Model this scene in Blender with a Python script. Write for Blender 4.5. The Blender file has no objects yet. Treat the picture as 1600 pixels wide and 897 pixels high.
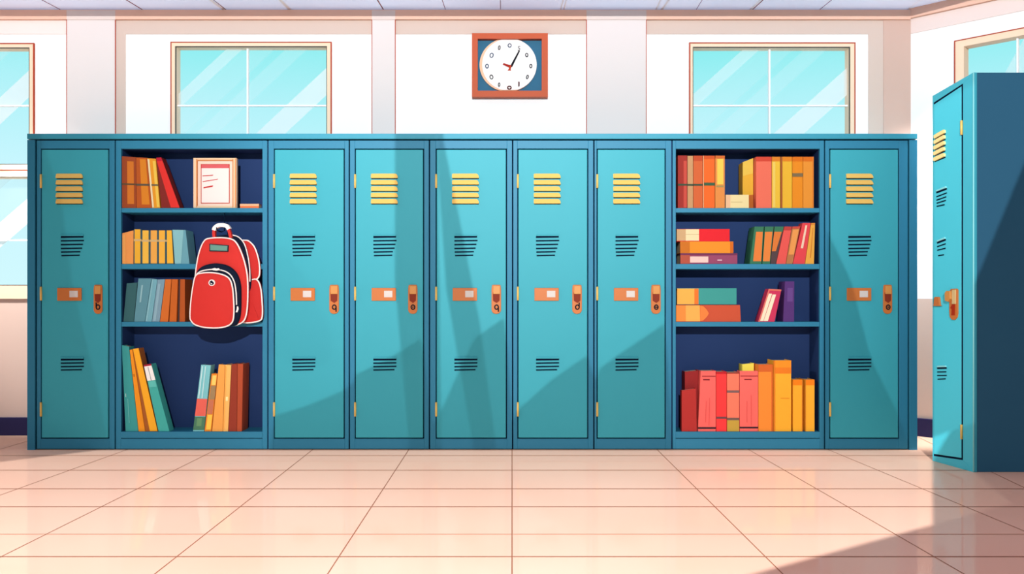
import bpy, math, random
from mathutils import Vector

random.seed(4)
SC = bpy.context.scene
COL = SC.collection

# ---------------------------------------------------------------- camera geometry (metres)
F = 1400.0                 # focal length in pixels of the 1600 x 897 frame
HZ = 470.0                 # image row of the horizon
DR = 5.10                  # distance of the locker row's front
CZ = 233 * DR / F          # eye height
DW = CZ * F / 210.0        # distance of the back wall
DN = CZ * F / 268.0        # near corner of the single locker


def P(px, py, d):
    return Vector(((px - 800) * d / F, d, CZ + (HZ - py) * d / F))


def ray_plane(px, py, p0, n):
    r = Vector(((px - 800) / F, 1.0, (HZ - py) / F))
    o = Vector((0, 0, CZ))
    t = (p0 - o).dot(n) / r.dot(n)
    return o + r * t


# ---------------------------------------------------------------- materials
def lin(c):
    c = c / 255.0
    return c / 12.92 if c <= 0.04045 else ((c + 0.055) / 1.055) ** 2.4


def rgb(c, k=1.0):
    return (lin(c[0]) * k, lin(c[1]) * k, lin(c[2]) * k, 1.0)


KA = 0.62                  # paint reflectance under the bright key light


MATS = {}


def mat(c, rough=0.65, spec=0.12, var=0.05, key=None, metal=0.0, k=None):
    ka = KA if k is None else k
    k = key or (tuple(c), rough, spec, var, ka)
    if k in MATS:
        return MATS[k]
    m = bpy.data.materials.new('paint_%d_%d_%d' % tuple(c[:3]))
    m.use_nodes = True
    nt = m.node_tree
    b = nt.nodes['Principled BSDF']
    b.inputs['Roughness'].default_value = rough
    b.inputs['Specular IOR Level'].default_value = spec
    b.inputs['Metallic'].default_value = metal
    tc = nt.nodes.new('ShaderNodeTexCoord')
    no = nt.nodes.new('ShaderNodeTexNoise')
    no.inputs['Scale'].default_value = 3.0
    no.inputs['Detail'].default_value = 2.0
    mx = nt.nodes.new('ShaderNodeMix')
    mx.data_type = 'RGBA'
    a = rgb(c, ka)
    mx.inputs[6].default_value = tuple(v * (1 - var) for v in a[:3]) + (1,)
    mx.inputs[7].default_value = tuple(min(1.0, v * (1 + var)) for v in a[:3]) + (1,)
    nt.links.new(tc.outputs['Object'], no.inputs['Vector'])
    nt.links.new(no.outputs['Fac'], mx.inputs[0])
    nt.links.new(mx.outputs[2], b.inputs['Base Color'])
    MATS[k] = m
    return m


# ---------------------------------------------------------------- mesh builder (world coordinates)
class MB:
    def __init__(self):
        self.v, self.f, self.m, self.s = [], [], [], []

    def face(self, idx, mi=0, smooth=False):
        self.f.append(idx); self.m.append(mi); self.s.append(smooth)

    def box(self, x0, x1, y0, y1, z0, z1, mi=0):
        return self.prism([Vector((x0, y0, z1)), Vector((x1, y0, z1)), Vector((x1, y0, z0)), Vector((x0, y0, z0))],
                          Vector((0, y1 - y0, 0)), mi)

    def prism(self, pts, ext, mi=0):
        """pts clockwise seen from the front (camera side), ext points away"""
        n, b = len(pts), len(self.v)
        self.v += [Vector(p) for p in pts] + [Vector(p) + ext for p in pts]
        self.face([b + i for i in range(n)][::1], mi)
        self.face([b + n + i for i in range(n)][::-1], mi)
        for i in range(n):
            j = (i + 1) % n
            self.face([b + j, b + i, b + n + i, b + n + j], mi)
        return self

    def quad(self, a, b_, c, d, mi=0):
        b = len(self.v)
        self.v += [Vector(a), Vector(b_), Vector(c), Vector(d)]
        self.face([b, b + 1, b + 2, b + 3], mi)
        return self

    def tube(self, path, r, closed=False, seg=8, mi=0):
        path = [Vector(p) for p in path]
        n, b = len(path), len(self.v)
        rings = []
        for i, p in enumerate(path):
            if closed:
                t = path[(i + 1) % n] - path[i - 1]
            else:
                t = path[min(i + 1, n - 1)] - path[max(i - 1, 0)]
            t.normalize()
            up = Vector((0, 1, 0)) if abs(t.y) < 0.9 else Vector((0, 0, 1))
            s = t.cross(up).normalized(); u = s.cross(t)
            rr = r[i] if isinstance(r, (list, tuple)) else r
            ring = []
            for k in range(seg):
                a = 2 * math.pi * k / seg
                ring.append(len(self.v))
                self.v.append(p + s * (math.cos(a) * rr) + u * (math.sin(a) * rr))
            rings.append(ring)
        m = n if closed else n - 1
        for i in range(m):
            A, B = rings[i], rings[(i + 1) % n]
            for k in range(seg):
                l = (k + 1) % seg
                self.face([A[k], A[l], B[l], B[k]], mi, True)
        if not closed:
            self.face(rings[0][::-1], mi); self.face(rings[-1], mi)
        return self

    def slab(self, pts, y0, y1, r, puff=0.0, mi=0, steps=5):
        """puffed fabric panel: outline pts in the xz plane, front at y0, back at y1, rounded front edge"""
        n = len(pts)
        pts = [Vector((p[0], p[2])) if len(p) == 3 else Vector(p) for p in pts]
        area = sum(pts[i].x * pts[(i + 1) % n].y - pts[(i + 1) % n].x * pts[i].y for i in range(n))
        sg = 1 if area > 0 else -1
        nor = []
        for i in range(n):
            t = (pts[(i + 1) % n] - pts[i - 1]).normalized()
            nor.append(Vector((t.y, -t.x)) * sg)
        c = sum(pts, Vector((0, 0))) / n
        rings = [(0.0, y1), (0.0, y0 + r)]
        for k in range(1, 4):
            a = k / 3 * math.pi / 2
            rings.append((r * (1 - math.cos(a)), y0 + r * (1 - math.sin(a))))
        idx = []
        for ins, y in rings:
            row = []
            for i in range(n):
                q = pts[i] - nor[i] * ins
                row.append(len(self.v)); self.v.append(Vector((q.x, y, q.y)))
            idx.append(row)
        base = [self.v[i].copy() for i in idx[-1]]
        for k in range(1, steps):
            s = 1 - k / steps
            row = []
            for q in base:
                row.append(len(self.v))
                self.v.append(Vector((c.x + (q.x - c.x) * s, y0 - puff * (1 - s * s), c.y + (q.z - c.y) * s)))
            idx.append(row)
        ctr = len(self.v); self.v.append(Vector((c.x, y0 - puff, c.y)))
        for A, B in zip(idx, idx[1:]):
            for i in range(n):
                j = (i + 1) % n
                f = [A[i], A[j], B[j], B[i]]
                self.face(f if sg > 0 else f[::-1], mi, True)
        A = idx[-1]
        for i in range(n):
            f = [A[i], A[(i + 1) % n], ctr]
            self.face(f if sg > 0 else f[::-1], mi, True)
        f = idx[0]
        self.face(f[::-1] if sg > 0 else f, mi)
        return self

    def build(self, name, mats, parent=None, bevel=0.0, seg=2):
        org = parent_world(parent)
        me = bpy.data.meshes.new(name)
        me.from_pydata([tuple(v - org) for v in self.v], [], self.f)
        for m in (mats if isinstance(mats, (list, tuple)) else [mats]):
            me.materials.append(m)
        for p, mi, s in zip(me.polygons, self.m, self.s):
            p.material_index = mi; p.use_smooth = s
        import bmesh
        bm = bmesh.new(); bm.from_mesh(me)
        bmesh.ops.recalc_face_normals(bm, faces=bm.faces)
        bm.to_mesh(me); bm.free()
        o = bpy.data.objects.new(name, me)
        COL.objects.link(o)
        if parent:
            o.parent = parent
        if bevel:
            b = o.modifiers.new('bevel', 'BEVEL'); b.width = bevel; b.segments = seg; b.limit_method = 'ANGLE'
        return o


def parent_world(o):
    v = Vector((0, 0, 0))
    while o:
        v += o.location; o = o.parent
    return v


def tag(o, label=None, cat=None, group=None, kind=None):
    if label: o['label'] = label
    if cat: o['category'] = cat
    if group: o['group'] = group
    if kind: o['kind'] = kind
    return o


def empty(name, loc, label, cat, group=None):
    o = bpy.data.objects.new(name, None)
    o.location = loc; o.empty_display_size = 0.1
    COL.objects.link(o)
    return tag(o, label, cat, group)


def pbox(mb, px0, py0, px1, py1, d0, d1, mi=0):
    """box whose front rectangle fills these pixels at distance d0"""
    a, b = P(px0, py0, d0), P(px1, py1, d0)
    mb.box(a.x, b.x, d0, d1, b.z, a.z, mi)
    return mb


def pprism(mb, pts, d0, d1, mi=0):
    mb.prism([P(x, y, d0) for x, y in pts], Vector((0, d1 - d0, 0)), mi)
    return mb


def glyph(ch, size, extrude=0.0):
    """a character of the built-in font as (verts, faces), centred on the origin in the xz plane"""
    cu = bpy.data.curves.new('glyph', 'FONT'); cu.body = ch; cu.size = size
    cu.extrude = extrude; cu.resolution_u = 3
    cu.align_x = 'CENTER'; cu.align_y = 'CENTER'
    o = bpy.data.objects.new('glyph', cu); COL.objects.link(o)
    dg = bpy.context.evaluated_depsgraph_get(); dg.update()
    me = o.evaluated_get(dg).to_mesh()
    vs = [Vector(v.co) for v in me.vertices]
    fs = [list(p.vertices) for p in me.polygons]
    o.evaluated_get(dg).to_mesh_clear()
    bpy.data.objects.remove(o); bpy.data.curves.remove(cu)
    cx = (min(v.x for v in vs) + max(v.x for v in vs)) / 2
    cy = (min(v.y for v in vs) + max(v.y for v in vs)) / 2
    return [Vector((v.x - cx, v.z, v.y - cy)) for v in vs], fs


def add_glyph(mb, ch, at, size, sx=1.0, sz=1.0, slant=0.0, mi=0):
    vs, fs = glyph(ch, size)
    b = len(mb.v)
    for v in vs:
        mb.v.append(Vector((at.x + v.x * sx + v.z * slant, at.y, at.z + v.z * sz)))
    for f in fs:
        mb.face([b + i for i in f], mi)


def smooth(pts, n=6):
    """closed Catmull-Rom curve through pixel points"""
    out, m = [], len(pts)
    for i in range(m):
        p0, p1, p2, p3 = pts[i - 1], pts[i], pts[(i + 1) % m], pts[(i + 2) % m]
        for k in range(n):
            t = k / n
            out.append(tuple(0.5 * (2 * p1[j] + (p2[j] - p0[j]) * t + (2 * p0[j] - 5 * p1[j] + 4 * p2[j] - p3[j]) * t * t
                                    + (3 * p1[j] - p0[j] - 3 * p2[j] + p3[j]) * t ** 3) for j in (0, 1)))
    return out


def smooth_open(pts, n=6):
    ext = [pts[0]] + list(pts) + [pts[-1]]
    out = []
    for i in range(1, len(ext) - 2):
        p0, p1, p2, p3 = ext[i - 1], ext[i], ext[i + 1], ext[i + 2]
        for k in range(n):
            t = k / n
            out.append(tuple(0.5 * (2 * p1[j] + (p2[j] - p0[j]) * t + (2 * p0[j] - 5 * p1[j] + 4 * p2[j] - p3[j]) * t * t
                                    + (3 * p1[j] - p0[j] - 3 * p2[j] + p3[j]) * t ** 3) for j in (0, 1)))
    out.append(tuple(pts[-1]))
    return out


# ---------------------------------------------------------------- palette
TEAL = mat((72, 201, 220), 0.5, 0.2, 0.02, 'teal')
TEAL_FRAME = mat((54, 156, 196), 0.5, 0.25, 0.03, 'teal_frame')
TEAL_SHADED = mat((64, 134, 174), 0.6, 0.15, 0.03, 'teal_shaded')  # shade on the single locker's side, put into a darker teal
TEAL_PALE = mat((140, 222, 228), 0.5, 0.2, 0.02, 'teal_pale', k=1.0)
NAVY = mat((40, 64, 112), 0.7, 0.1, 0.05, 'navy', k=.85)
NAVY_DEEP = mat((12, 34, 62), 0.8, 0.05, 0.02, 'navy_deep')
INK = mat((16, 30, 50), 0.7, 0.1, 0.02, 'ink')
GOLD = mat((252, 208, 110), 0.4, 0.3, 0.06, 'gold', k=.78)
ORANGE = mat((240, 140, 66), 0.4, 0.3, 0.08, 'orange')
ORANGE_LT = mat((252, 176, 92), 0.4, 0.3, 0.05, 'orange_light')
RUST = mat((160, 66, 44), 0.6, 0.1, 0.05, 'rust')
CARD = mat((255, 250, 244), 0.8, 0.05, 0.0, 'card')
WALL = mat((253, 252, 250), 0.9, 0.02, 0.005, 'wall_white', k=1.0)
WAINS = mat((222, 196, 182), 0.85, 0.05, 0.01, 'wainscot', k=1.0)
PILLAR = mat((226, 220, 217), 0.85, 0.05, 0.01, 'pillar', k=1.0)
BAND = mat((212, 194, 182), 0.85, 0.05, 0.01, 'band', k=1.0)
BAND2 = mat((207, 178, 164), 0.85, 0.05, 0.01, 'band_dark', k=1.0)
CORNICE = mat((232, 190, 168), 0.85, 0.05, 0.01, 'cornice', k=1.0)
BEAD = mat((178, 74, 50), 0.6, 0.1, 0.02, 'bead', k=1.0)
CREAM = mat((250, 222, 192), 0.6, 0.1, 0.01, 'cream_frame', k=1.0)
MUNTIN = mat((250, 252, 252), 0.6, 0.1, 0.0, 'muntin', k=1.0)
PLINTH = mat((48, 44, 84), 0.6, 0.1, 0.03, 'plinth', k=1.0)
CEIL = mat((232, 238, 248), 0.9, 0.03, 0.015, 'ceiling', k=1.0)
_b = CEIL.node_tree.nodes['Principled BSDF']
_b.inputs['Emission Color'].default_value = rgb((186, 210, 255)); _b.inputs['Emission Strength'].default_value = .3  # added glow to brighten the ceiling, which holds no light fitting
CEIL_W = mat((250, 250, 250), 0.9, 0.03, 0.0, 'ceil_white', k=1.0)
CEIL_B = mat((160, 110, 96), 0.9, 0.03, 0.0, 'ceil_brown', k=1.0)


# ---------------------------------------------------------------- floor
def floor_mats():
    m = bpy.data.materials.new('polished_floor_tile'); m.use_nodes = True
    nt = m.node_tree
    out = nt.nodes['Material Output']; nt.nodes.remove(nt.nodes['Principled BSDF'])
    tc = nt.nodes.new('ShaderNodeTexCoord')
    no = nt.nodes.new('ShaderNodeTexNoise'); no.inputs['Scale'].default_value = 0.7; no.inputs['Detail'].default_value = 2
    rp = nt.nodes.new('ShaderNodeValToRGB')
    rp.color_ramp.elements[0].color = rgb((248, 200, 172)); rp.color_ramp.elements[0].position = 0.3
    rp.color_ramp.elements[1].color = rgb((253, 212, 186)); rp.color_ramp.elements[1].position = 0.7
    df = nt.nodes.new('ShaderNodeBsdfDiffuse'); gl = nt.nodes.new('ShaderNodeBsdfGlossy')
    gl.inputs['Roughness'].default_value = 0.06; gl.inputs['Color'].default_value = (1, 0.93, 0.85, 1)
    mx = nt.nodes.new('ShaderNodeMixShader'); mx.inputs[0].default_value = 0.16
    L = nt.links.new
    L(tc.outputs['Object'], no.inputs['Vector']); L(no.outputs['Fac'], rp.inputs[0]); L(rp.outputs[0], df.inputs['Color'])
    L(df.outputs[0], mx.inputs[1]); L(gl.outputs[0], mx.inputs[2]); L(mx.outputs[0], out.inputs['Surface'])
    g = mat((172, 112, 82), 0.5, 0.1, 0.05, 'grout', k=.8)
    g2 = mat((214, 160, 128), 0.5, 0.1, 0.05, 'grout_pale', k=.8)
    return [m, g, g2]


FM = floor_mats()
mb = MB()
mb.quad((-6.5, -1.2, 0), (6.5, -1.2, 0), (6.5, DW + 0.15, 0), (-6.5, DW + 0.15, 0))


def on_floor(px, py):
    return ray_plane(px, py, Vector((0, 0, 0)), Vector((0, 0, 1)))


for py, mi, w in ((712, 2, 0.7), (735, 1, 0.7), (764, 1, 0.9), (792, 1, 0.9), (835, 2, 0.9), (870, 1, 1.3)):
    a, b = on_floor(800, py - w / 2).y, on_floor(800, py + w / 2).y
    mb.quad((-6.5, b, 0.0006), (6.5, b, 0.0006), (6.5, a, 0.0006), (-6.5, a, 0.0006), mi)
for (x0, y0, x1, y1) in ((41, 690, -46, 716), (195, 704, 0, 774), (335, 704, 0, 871), (487, 704, 242, 897), (638, 704, 512, 897), (800, 704, 800, 897),
                         (1028, 704, 1223, 897), (1172, 704, 1506, 897), (1297, 704, 1600, 830), (1440, 686, 1600, 762)):
    a, b = on_floor(x0, y0), on_floor(x1, y1)
    d = (b - a).normalized(); a = a - d * ((DW - a.y) / -d.y if d.y else 0) * 1.0
    if d.y:
        a = b + d * ((DW - 0.02 - b.y) / d.y); b = b + d * ((0.6 - b.y) / d.y)
    n = Vector((-d.y, d.x, 0)) * 0.0019
    up = Vector((0, 0, 0.0009))
    mb.quad(a - n + up, a + n + up, b + n + up, b - n + up, 1)
tag(mb.build('floor', FM), 'polished peach tiled floor with thin brown grout lines', 'floor', kind='structure')

# ---------------------------------------------------------------- ceiling
ZC = CZ + (HZ - 15) * DW / F
mb = MB()
XC = P(1423, 15, DW).x
mb.quad((-4.4, DW + 0.1, ZC), (XC + 0.1, DW + 0.1, ZC), (XC + 1.0, DW - .85, ZC), (-4.4, DW - .85, ZC))
for x0, x1, mi, w in ((66, 94, 2, 0.004), (198, 222, 2, 0.005), (329, 350, 1, 0.011), (334, 353, 2, 0.003), (438, 453, 1, 0.012), (590, 599, 2, 0.004),
                      (691, 696, 2, 0.002), (782, 782, 2, 0.002), (880, 876, 1, 0.004), (885, 881, 1, 0.004), (1032, 1025, 1, 0.005), (1045, 1034, 1, 0.008),
                      (1097, 1088, 2, 0.002), (1188, 1172, 1, 0.006), (1192, 1176, 2, 0.004), (1299, 1281, 2, 0.003), (1437, 1418, 1, 0.005)):
    a = ray_plane(x1, 14.6, Vector((0, 0, ZC)), Vector((0, 0, 1))); b = ray_plane(x0, 0, Vector((0, 0, ZC)), Vector((0, 0, 1)))
    d = (b - a).normalized(); b = a + d * (.8 / -d.y)
    n = Vector((-d.y, d.x, 0)) * w; dn = Vector((0, 0, -0.001))
    mb.quad(a - n + dn, a + n + dn, b + n + dn, b - n + dn, mi)
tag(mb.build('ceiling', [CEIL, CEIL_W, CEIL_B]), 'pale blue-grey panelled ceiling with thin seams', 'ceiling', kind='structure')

# ---------------------------------------------------------------- back wall with window openings
def wx(px): return P(px, 0, DW).x
def wz(py): return P(0, py, DW).z


WIN = [(-197, 52, 68, 467), (267, 517, 66, 467), (1078, 1336, 67, 467)]
holes = [(x0 + 1, x1 - 1, y0 + 1, y1 - 1) for x0, x1, y0, y1 in WIN]
mb = MB()
xs = sorted({-330.0, 1423.0} | {h[0] for h in holes} | {h[1] for h in holes})
ZW = 467.0
TW = 0.14
for x0, x1 in zip(xs, xs[1:]):
    hs = [h for h in holes if h[0] <= x0 and h[1] >= x1]
    if not hs:
        mb.box(wx(x0), wx(x1), DW, DW + TW, wz(ZW), ZC)
    else:
        mb.box(wx(x0), wx(x1), DW, DW + TW, wz(hs[0][2]), ZC)
mb.box(wx(-330), wx(1423), DW, DW + TW, 0, wz(467), 1)
tag(mb.build('wall_back', [WALL, WAINS]), 'white back wall above a beige lower half', 'wall', kind='structure')

mb = MB(); mb.box(wx(-330), wx(1423) , DW - 0.02, DW, 0, wz(652))
tag(mb.build('baseboard_back', PLINTH, bevel=0.003), 'dark indigo baseboard along the back wall', 'baseboard', kind='structure')

# right wall, set at 45 degrees to the back wall
RO = Vector((wx(1423), DW, 0)); RD = Vector((1, -1, 0)).normalized(); RN = Vector((-1, -1, 0)).normalized()


def on_right(px, py):
    return ray_plane(px, py, RO, RN)


def rpt(t, z, off=0.0):
    q = RO + RD * t + RN * off
    return Vector((q.x, q.y, z))


def rbox(mb, t0, t1, z0, z1, o0, o1, mi=0):
    mb.prism([rpt(t0, z1, o0), rpt(t1, z1, o0), rpt(t1, z0, o0), rpt(t0, z0, o0)], RN * (o1 - o0), mi)


def tof(px):
    return (on_right(px, HZ) - RO).dot(RD)


tw0, tw1 = tof(1493), tof(1493) + 1.05
zw0, zw1 = wz(467), on_right(1493, 65).z
mb = MB()
rbox(mb, 0, tw0 + .004, wz(467), ZC, 0, -TW)
rbox(mb, tw1 - .004, 3.0, wz(467), ZC, 0, -TW)
rbox(mb, tw0 + .004, tw1 - .004, zw1 - .004, ZC, 0, -TW)
rbox(mb, 0, 3.0, 0, wz(467), 0, -TW, 1)
tag(mb.build('wall_right', [WALL, WAINS]), 'white angled side wall with beige lower half', 'wall', kind='structure')
mb = MB(); rbox(mb, 0.0, 3.0, 0, wz(652), 0.02, 0)
tag(mb.build('baseboard_right', PLINTH, bevel=0.003), 'dark indigo baseboard along the angled side wall', 'baseboard', kind='structure')

# trims
tn = 0


def trim(mb, m, label, bevel=0.0):
    global tn
    tn += 1
    tag(mb.build('trim_%d' % tn, m, bevel=bevel), label, 'trim', kind='structure')


mb = MB()
pbox(mb, -330, 15, 1423, 30, DW - .028, DW)
trim(mb, CORNICE, 'tan cornice along the top of the back wall')
mb = MB(); pbox(mb, -330, 30, 103.5, 53, DW - .006, DW)
trim(mb, mat((240, 228, 222), 0.85, 0.05, 0.01, k=1.0), 'pale frieze band above the half-cut window')
mb = MB(); pbox(mb, 181, 30, 1423, 53, DW - .006, DW)
trim(mb, BAND, 'beige frieze band along the back wall under the cornice')
mb = MB(); pbox(mb, 181, 53, 196, 467, DW - .006, DW)
trim(mb, BAND, 'beige upright strip beside the wide wall pillar')
mb = MB(); pbox(mb, 1357, 53, 1380.5, 467, DW - .006, DW)
trim(mb, BAND, 'light beige upright strip near the room corner')
mb = MB(); pbox(mb, 1380.5, 30, 1423, 467, DW - .010, DW - 0.0)
trim(mb, BAND2, 'darker beige upright panel in the room corner')
mb = MB(); rbox(mb, 0, 3.0, wz(30), ZC, 0.028, 0)
trim(mb, CORNICE, 'tan cornice along the top of the angled wall')
mb = MB(); rbox(mb, 0, 3.0, wz(53), wz(30), 0.006, 0)
trim(mb, mat((236, 220, 213), 0.85, 0.05, 0.01, k=1.0), 'pale frieze band along the angled wall')
for x0, x1, lab in ((104, 180, 'off-white wall pillar between the half-cut window and the next window'),
                    (581, 617.5, 'narrow off-white wall pillar left of the clock'),
                    (916.5, 1010, 'wide off-white wall pillar right of the clock')):
    mb = MB()
    pbox(mb, x0, 15.5, x1, 680, DW - .022, DW)
    for e in (x0, x1):                                  # thin russet edge beads
        pbox(mb, e - .55, 16.5, e + .55, 680, DW - .0232, DW - .018, 1)
    pbox(mb, x0, 16, x1, 30.5, DW - .0292, DW - .018, 2)
    trim(mb, [PILLAR, BEAD, mat((222, 208, 200), 0.85, 0.05, 0.01, k=1.0)], lab)


# ---------------------------------------------------------------- windows
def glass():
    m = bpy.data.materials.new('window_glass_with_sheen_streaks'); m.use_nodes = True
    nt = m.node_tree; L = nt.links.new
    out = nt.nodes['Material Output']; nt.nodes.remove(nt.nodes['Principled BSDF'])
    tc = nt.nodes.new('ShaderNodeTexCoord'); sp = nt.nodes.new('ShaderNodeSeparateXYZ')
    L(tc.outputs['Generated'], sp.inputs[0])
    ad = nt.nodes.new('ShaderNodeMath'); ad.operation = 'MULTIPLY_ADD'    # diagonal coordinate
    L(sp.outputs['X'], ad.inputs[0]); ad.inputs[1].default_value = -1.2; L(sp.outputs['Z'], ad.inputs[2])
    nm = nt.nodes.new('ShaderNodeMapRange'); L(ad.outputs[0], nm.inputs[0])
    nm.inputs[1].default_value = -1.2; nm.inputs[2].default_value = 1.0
    rp = nt.nodes.new('ShaderNodeValToRGB'); cr = rp.color_ramp; cr.interpolation = 'CONSTANT'  # glare streaks painted into the pane as pale diagonal bands
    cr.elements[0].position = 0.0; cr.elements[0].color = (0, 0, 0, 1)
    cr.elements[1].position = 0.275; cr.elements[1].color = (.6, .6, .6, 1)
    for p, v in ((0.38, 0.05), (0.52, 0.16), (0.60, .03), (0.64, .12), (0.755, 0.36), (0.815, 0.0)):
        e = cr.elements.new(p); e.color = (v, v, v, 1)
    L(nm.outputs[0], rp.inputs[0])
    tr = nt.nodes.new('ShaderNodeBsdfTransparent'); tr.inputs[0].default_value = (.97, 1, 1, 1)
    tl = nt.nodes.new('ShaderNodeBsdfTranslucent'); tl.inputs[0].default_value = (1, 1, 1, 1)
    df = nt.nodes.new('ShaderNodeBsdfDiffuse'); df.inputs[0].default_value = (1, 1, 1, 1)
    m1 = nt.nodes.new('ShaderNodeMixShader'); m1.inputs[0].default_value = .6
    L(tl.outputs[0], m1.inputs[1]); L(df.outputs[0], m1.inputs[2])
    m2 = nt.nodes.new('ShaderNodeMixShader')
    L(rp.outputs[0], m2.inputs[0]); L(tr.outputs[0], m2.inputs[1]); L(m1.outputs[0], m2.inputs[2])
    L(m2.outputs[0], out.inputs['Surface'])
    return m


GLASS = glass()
WL = ['window cut off by the frame edge, with a cream mid rail', 'cream framed window above the backpack bookcase', 'cream framed window above the bookcase without a backpack']
for i, (x0, x1, y0, y1) in enumerate(WIN):
    root = empty('window_%d' % (i + 1), (wx((x0 + x1) / 2), DW, wz(y1)), WL[i], 'window'); root['kind'] = 'structure'
    fl = 7.5 if i < 2 else 5.5
    fr_ = 7.0 if i < 2 else 8.5
    ft = 7.0
    d0 = DW - .012
    mb = MB()
    pbox(mb, x0, y0, x0 + fl, y1, d0, DW + .07); pbox(mb, x1 - fr_, y0, x1, y1, d0, DW + .07)
    pbox(mb, x0 + fl, y0, x1 - fr_, y0 + ft, d0, DW + .07)
    pbox(mb, x0 + fl, 445, x1 - fr_, y1, d0, DW + .07)
    pbox(mb, x0 + fl, 256, x1 - fr_, 277, d0, DW + .07)
    mb.build('window_frame', CREAM, root)
    mb = MB()
    bd = d0 - .003
    pbox(mb, x0 - .9, y0 - .9, x0 + .7, y1, bd, DW); pbox(mb, x1 - .7, y0 - .9, x1 + .9, y1, bd, DW)
    pbox(mb, x0 + .7, y0 - .9, x1 - .7, y0 + .7, bd, DW); pbox(mb, x0 + fl, 265, x1 - fr_, 266.4, bd, DW)
    mb.build('edge_bead', BEAD, root)
    mb = MB(); e = 1.0
    for ya, yb in ((y0 + ft, 256), (277, 445)):
        pbox(mb, x0 + fl - e, ya - e, x0 + fl, yb + e, d0 - .001, DW); pbox(mb, x1 - fr_, ya - e, x1 - fr_ + e, yb + e, d0 - .001, DW)
        pbox(mb, x0 + fl, ya - e, x1 - fr_, ya, d0 - .001, DW); pbox(mb, x0 + fl, yb, x1 - fr_, yb + e, d0 - .001, DW)
    mb.build('glazing_bead', mat((112, 106, 96), 0.6, 0.1, 0.02), root)
    xm = (386.7, 386.7, 1202.5)[i] if i else -75
    mb = MB(); md = DW + .02
    pbox(mb, xm - 1.3, y0 + ft, xm + 1.3, 256, md, md + .02); pbox(mb, x0 + fl, 163.8, x1 - fr_, 166.2, md + .001, md + .02)
    pbox(mb, xm - 1.3, 277, xm + 1.3, 445, md, md + .02); pbox(mb, x0 + fl, 374, x1 - fr_, 376.2, md + .001, md + .02)
    mb.build('muntin', MUNTIN, root)
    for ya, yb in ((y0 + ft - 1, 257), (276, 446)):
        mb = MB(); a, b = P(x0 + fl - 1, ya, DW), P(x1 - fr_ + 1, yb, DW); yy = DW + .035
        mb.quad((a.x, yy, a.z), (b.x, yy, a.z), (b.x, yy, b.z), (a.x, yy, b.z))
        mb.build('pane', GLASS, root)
# angled-wall window
root = empty('window_4', rpt((tw0 + tw1) / 2, zw0), 'window in the angled wall behind the free-standing locker', 'window'); root['kind'] = 'structure'
tg0 = tof(1507); fw = tg0 - tw0; zg = on_right(1507, 73).z
mb = MB()
rbox(mb, tw0, tg0, zw0, zw1, .012, -.07); rbox(mb, tw1 - fw, tw1, zw0, zw1, .012, -.07)
rbox(mb, tg0, tw1 - fw, zg, zw1, .012, -.07); rbox(mb, tg0, tw1 - fw, zw0, zw0 + .09, .012, -.07)
mb.build('window_frame', CREAM, root)
mb = MB(); e = .0028
rbox(mb, tw0 - e, tw0 + e, zw0, zw1 + e, .015, 0); rbox(mb, tw1 - e, tw1 + e, zw0, zw1 + e, .015, 0)
rbox(mb, tw0 + e, tw1 - e, zw1 - e, zw1 + e, .015, 0)
mb.build('edge_bead', BEAD, root)
mb = MB(); tm = tof(1588)
rbox(mb, tm - .005, tm + .005, zw0 + .09, zg, -.02, -.04); rbox(mb, tg0, tw1 - fw, zg - .39, zg - .38, -.02, -.04)
mb.build('muntin', MUNTIN, root)
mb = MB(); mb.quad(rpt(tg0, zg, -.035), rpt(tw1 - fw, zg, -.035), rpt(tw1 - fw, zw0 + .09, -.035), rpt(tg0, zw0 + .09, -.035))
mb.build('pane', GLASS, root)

# ---------------------------------------------------------------- wall clock
root = empty('wall_clock', (wx(797), DW, wz(152)), 'orange square-framed wall clock with round white dial', 'clock')
dc = DW - .05
mb = MB()
pbox(mb, 737.4, 51.8, 856.1, 60.5, dc, DW - .001); pbox(mb, 737.4, 141.7, 856.1, 151.3, dc, DW - .001)
pbox(mb, 737.4, 60.5, 746.4, 141.7, dc, DW - .001); pbox(mb, 846.5, 60.5, 856.1, 141.7, dc, DW - .001)
mb.build('frame', mat((226, 100, 56), 0.5, 0.2, 0.05, k=.7), root)
mb = MB(); pbox(mb, 746, 60, 847, 142.2, DW - .014, DW - .002); mb.build('backing', mat((66, 128, 164), 0.7, 0.1, 0.06, k=.75), root)


def dialpts(cx, cy, rx, ry, top, bot, n=64):
    out = []
    for k in range(n):
        a = -2 * math.pi * k / n
        out.append((cx + rx * math.cos(a), min(bot, max(top, cy - ry * math.sin(a) * -1))))
    return out


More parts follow.
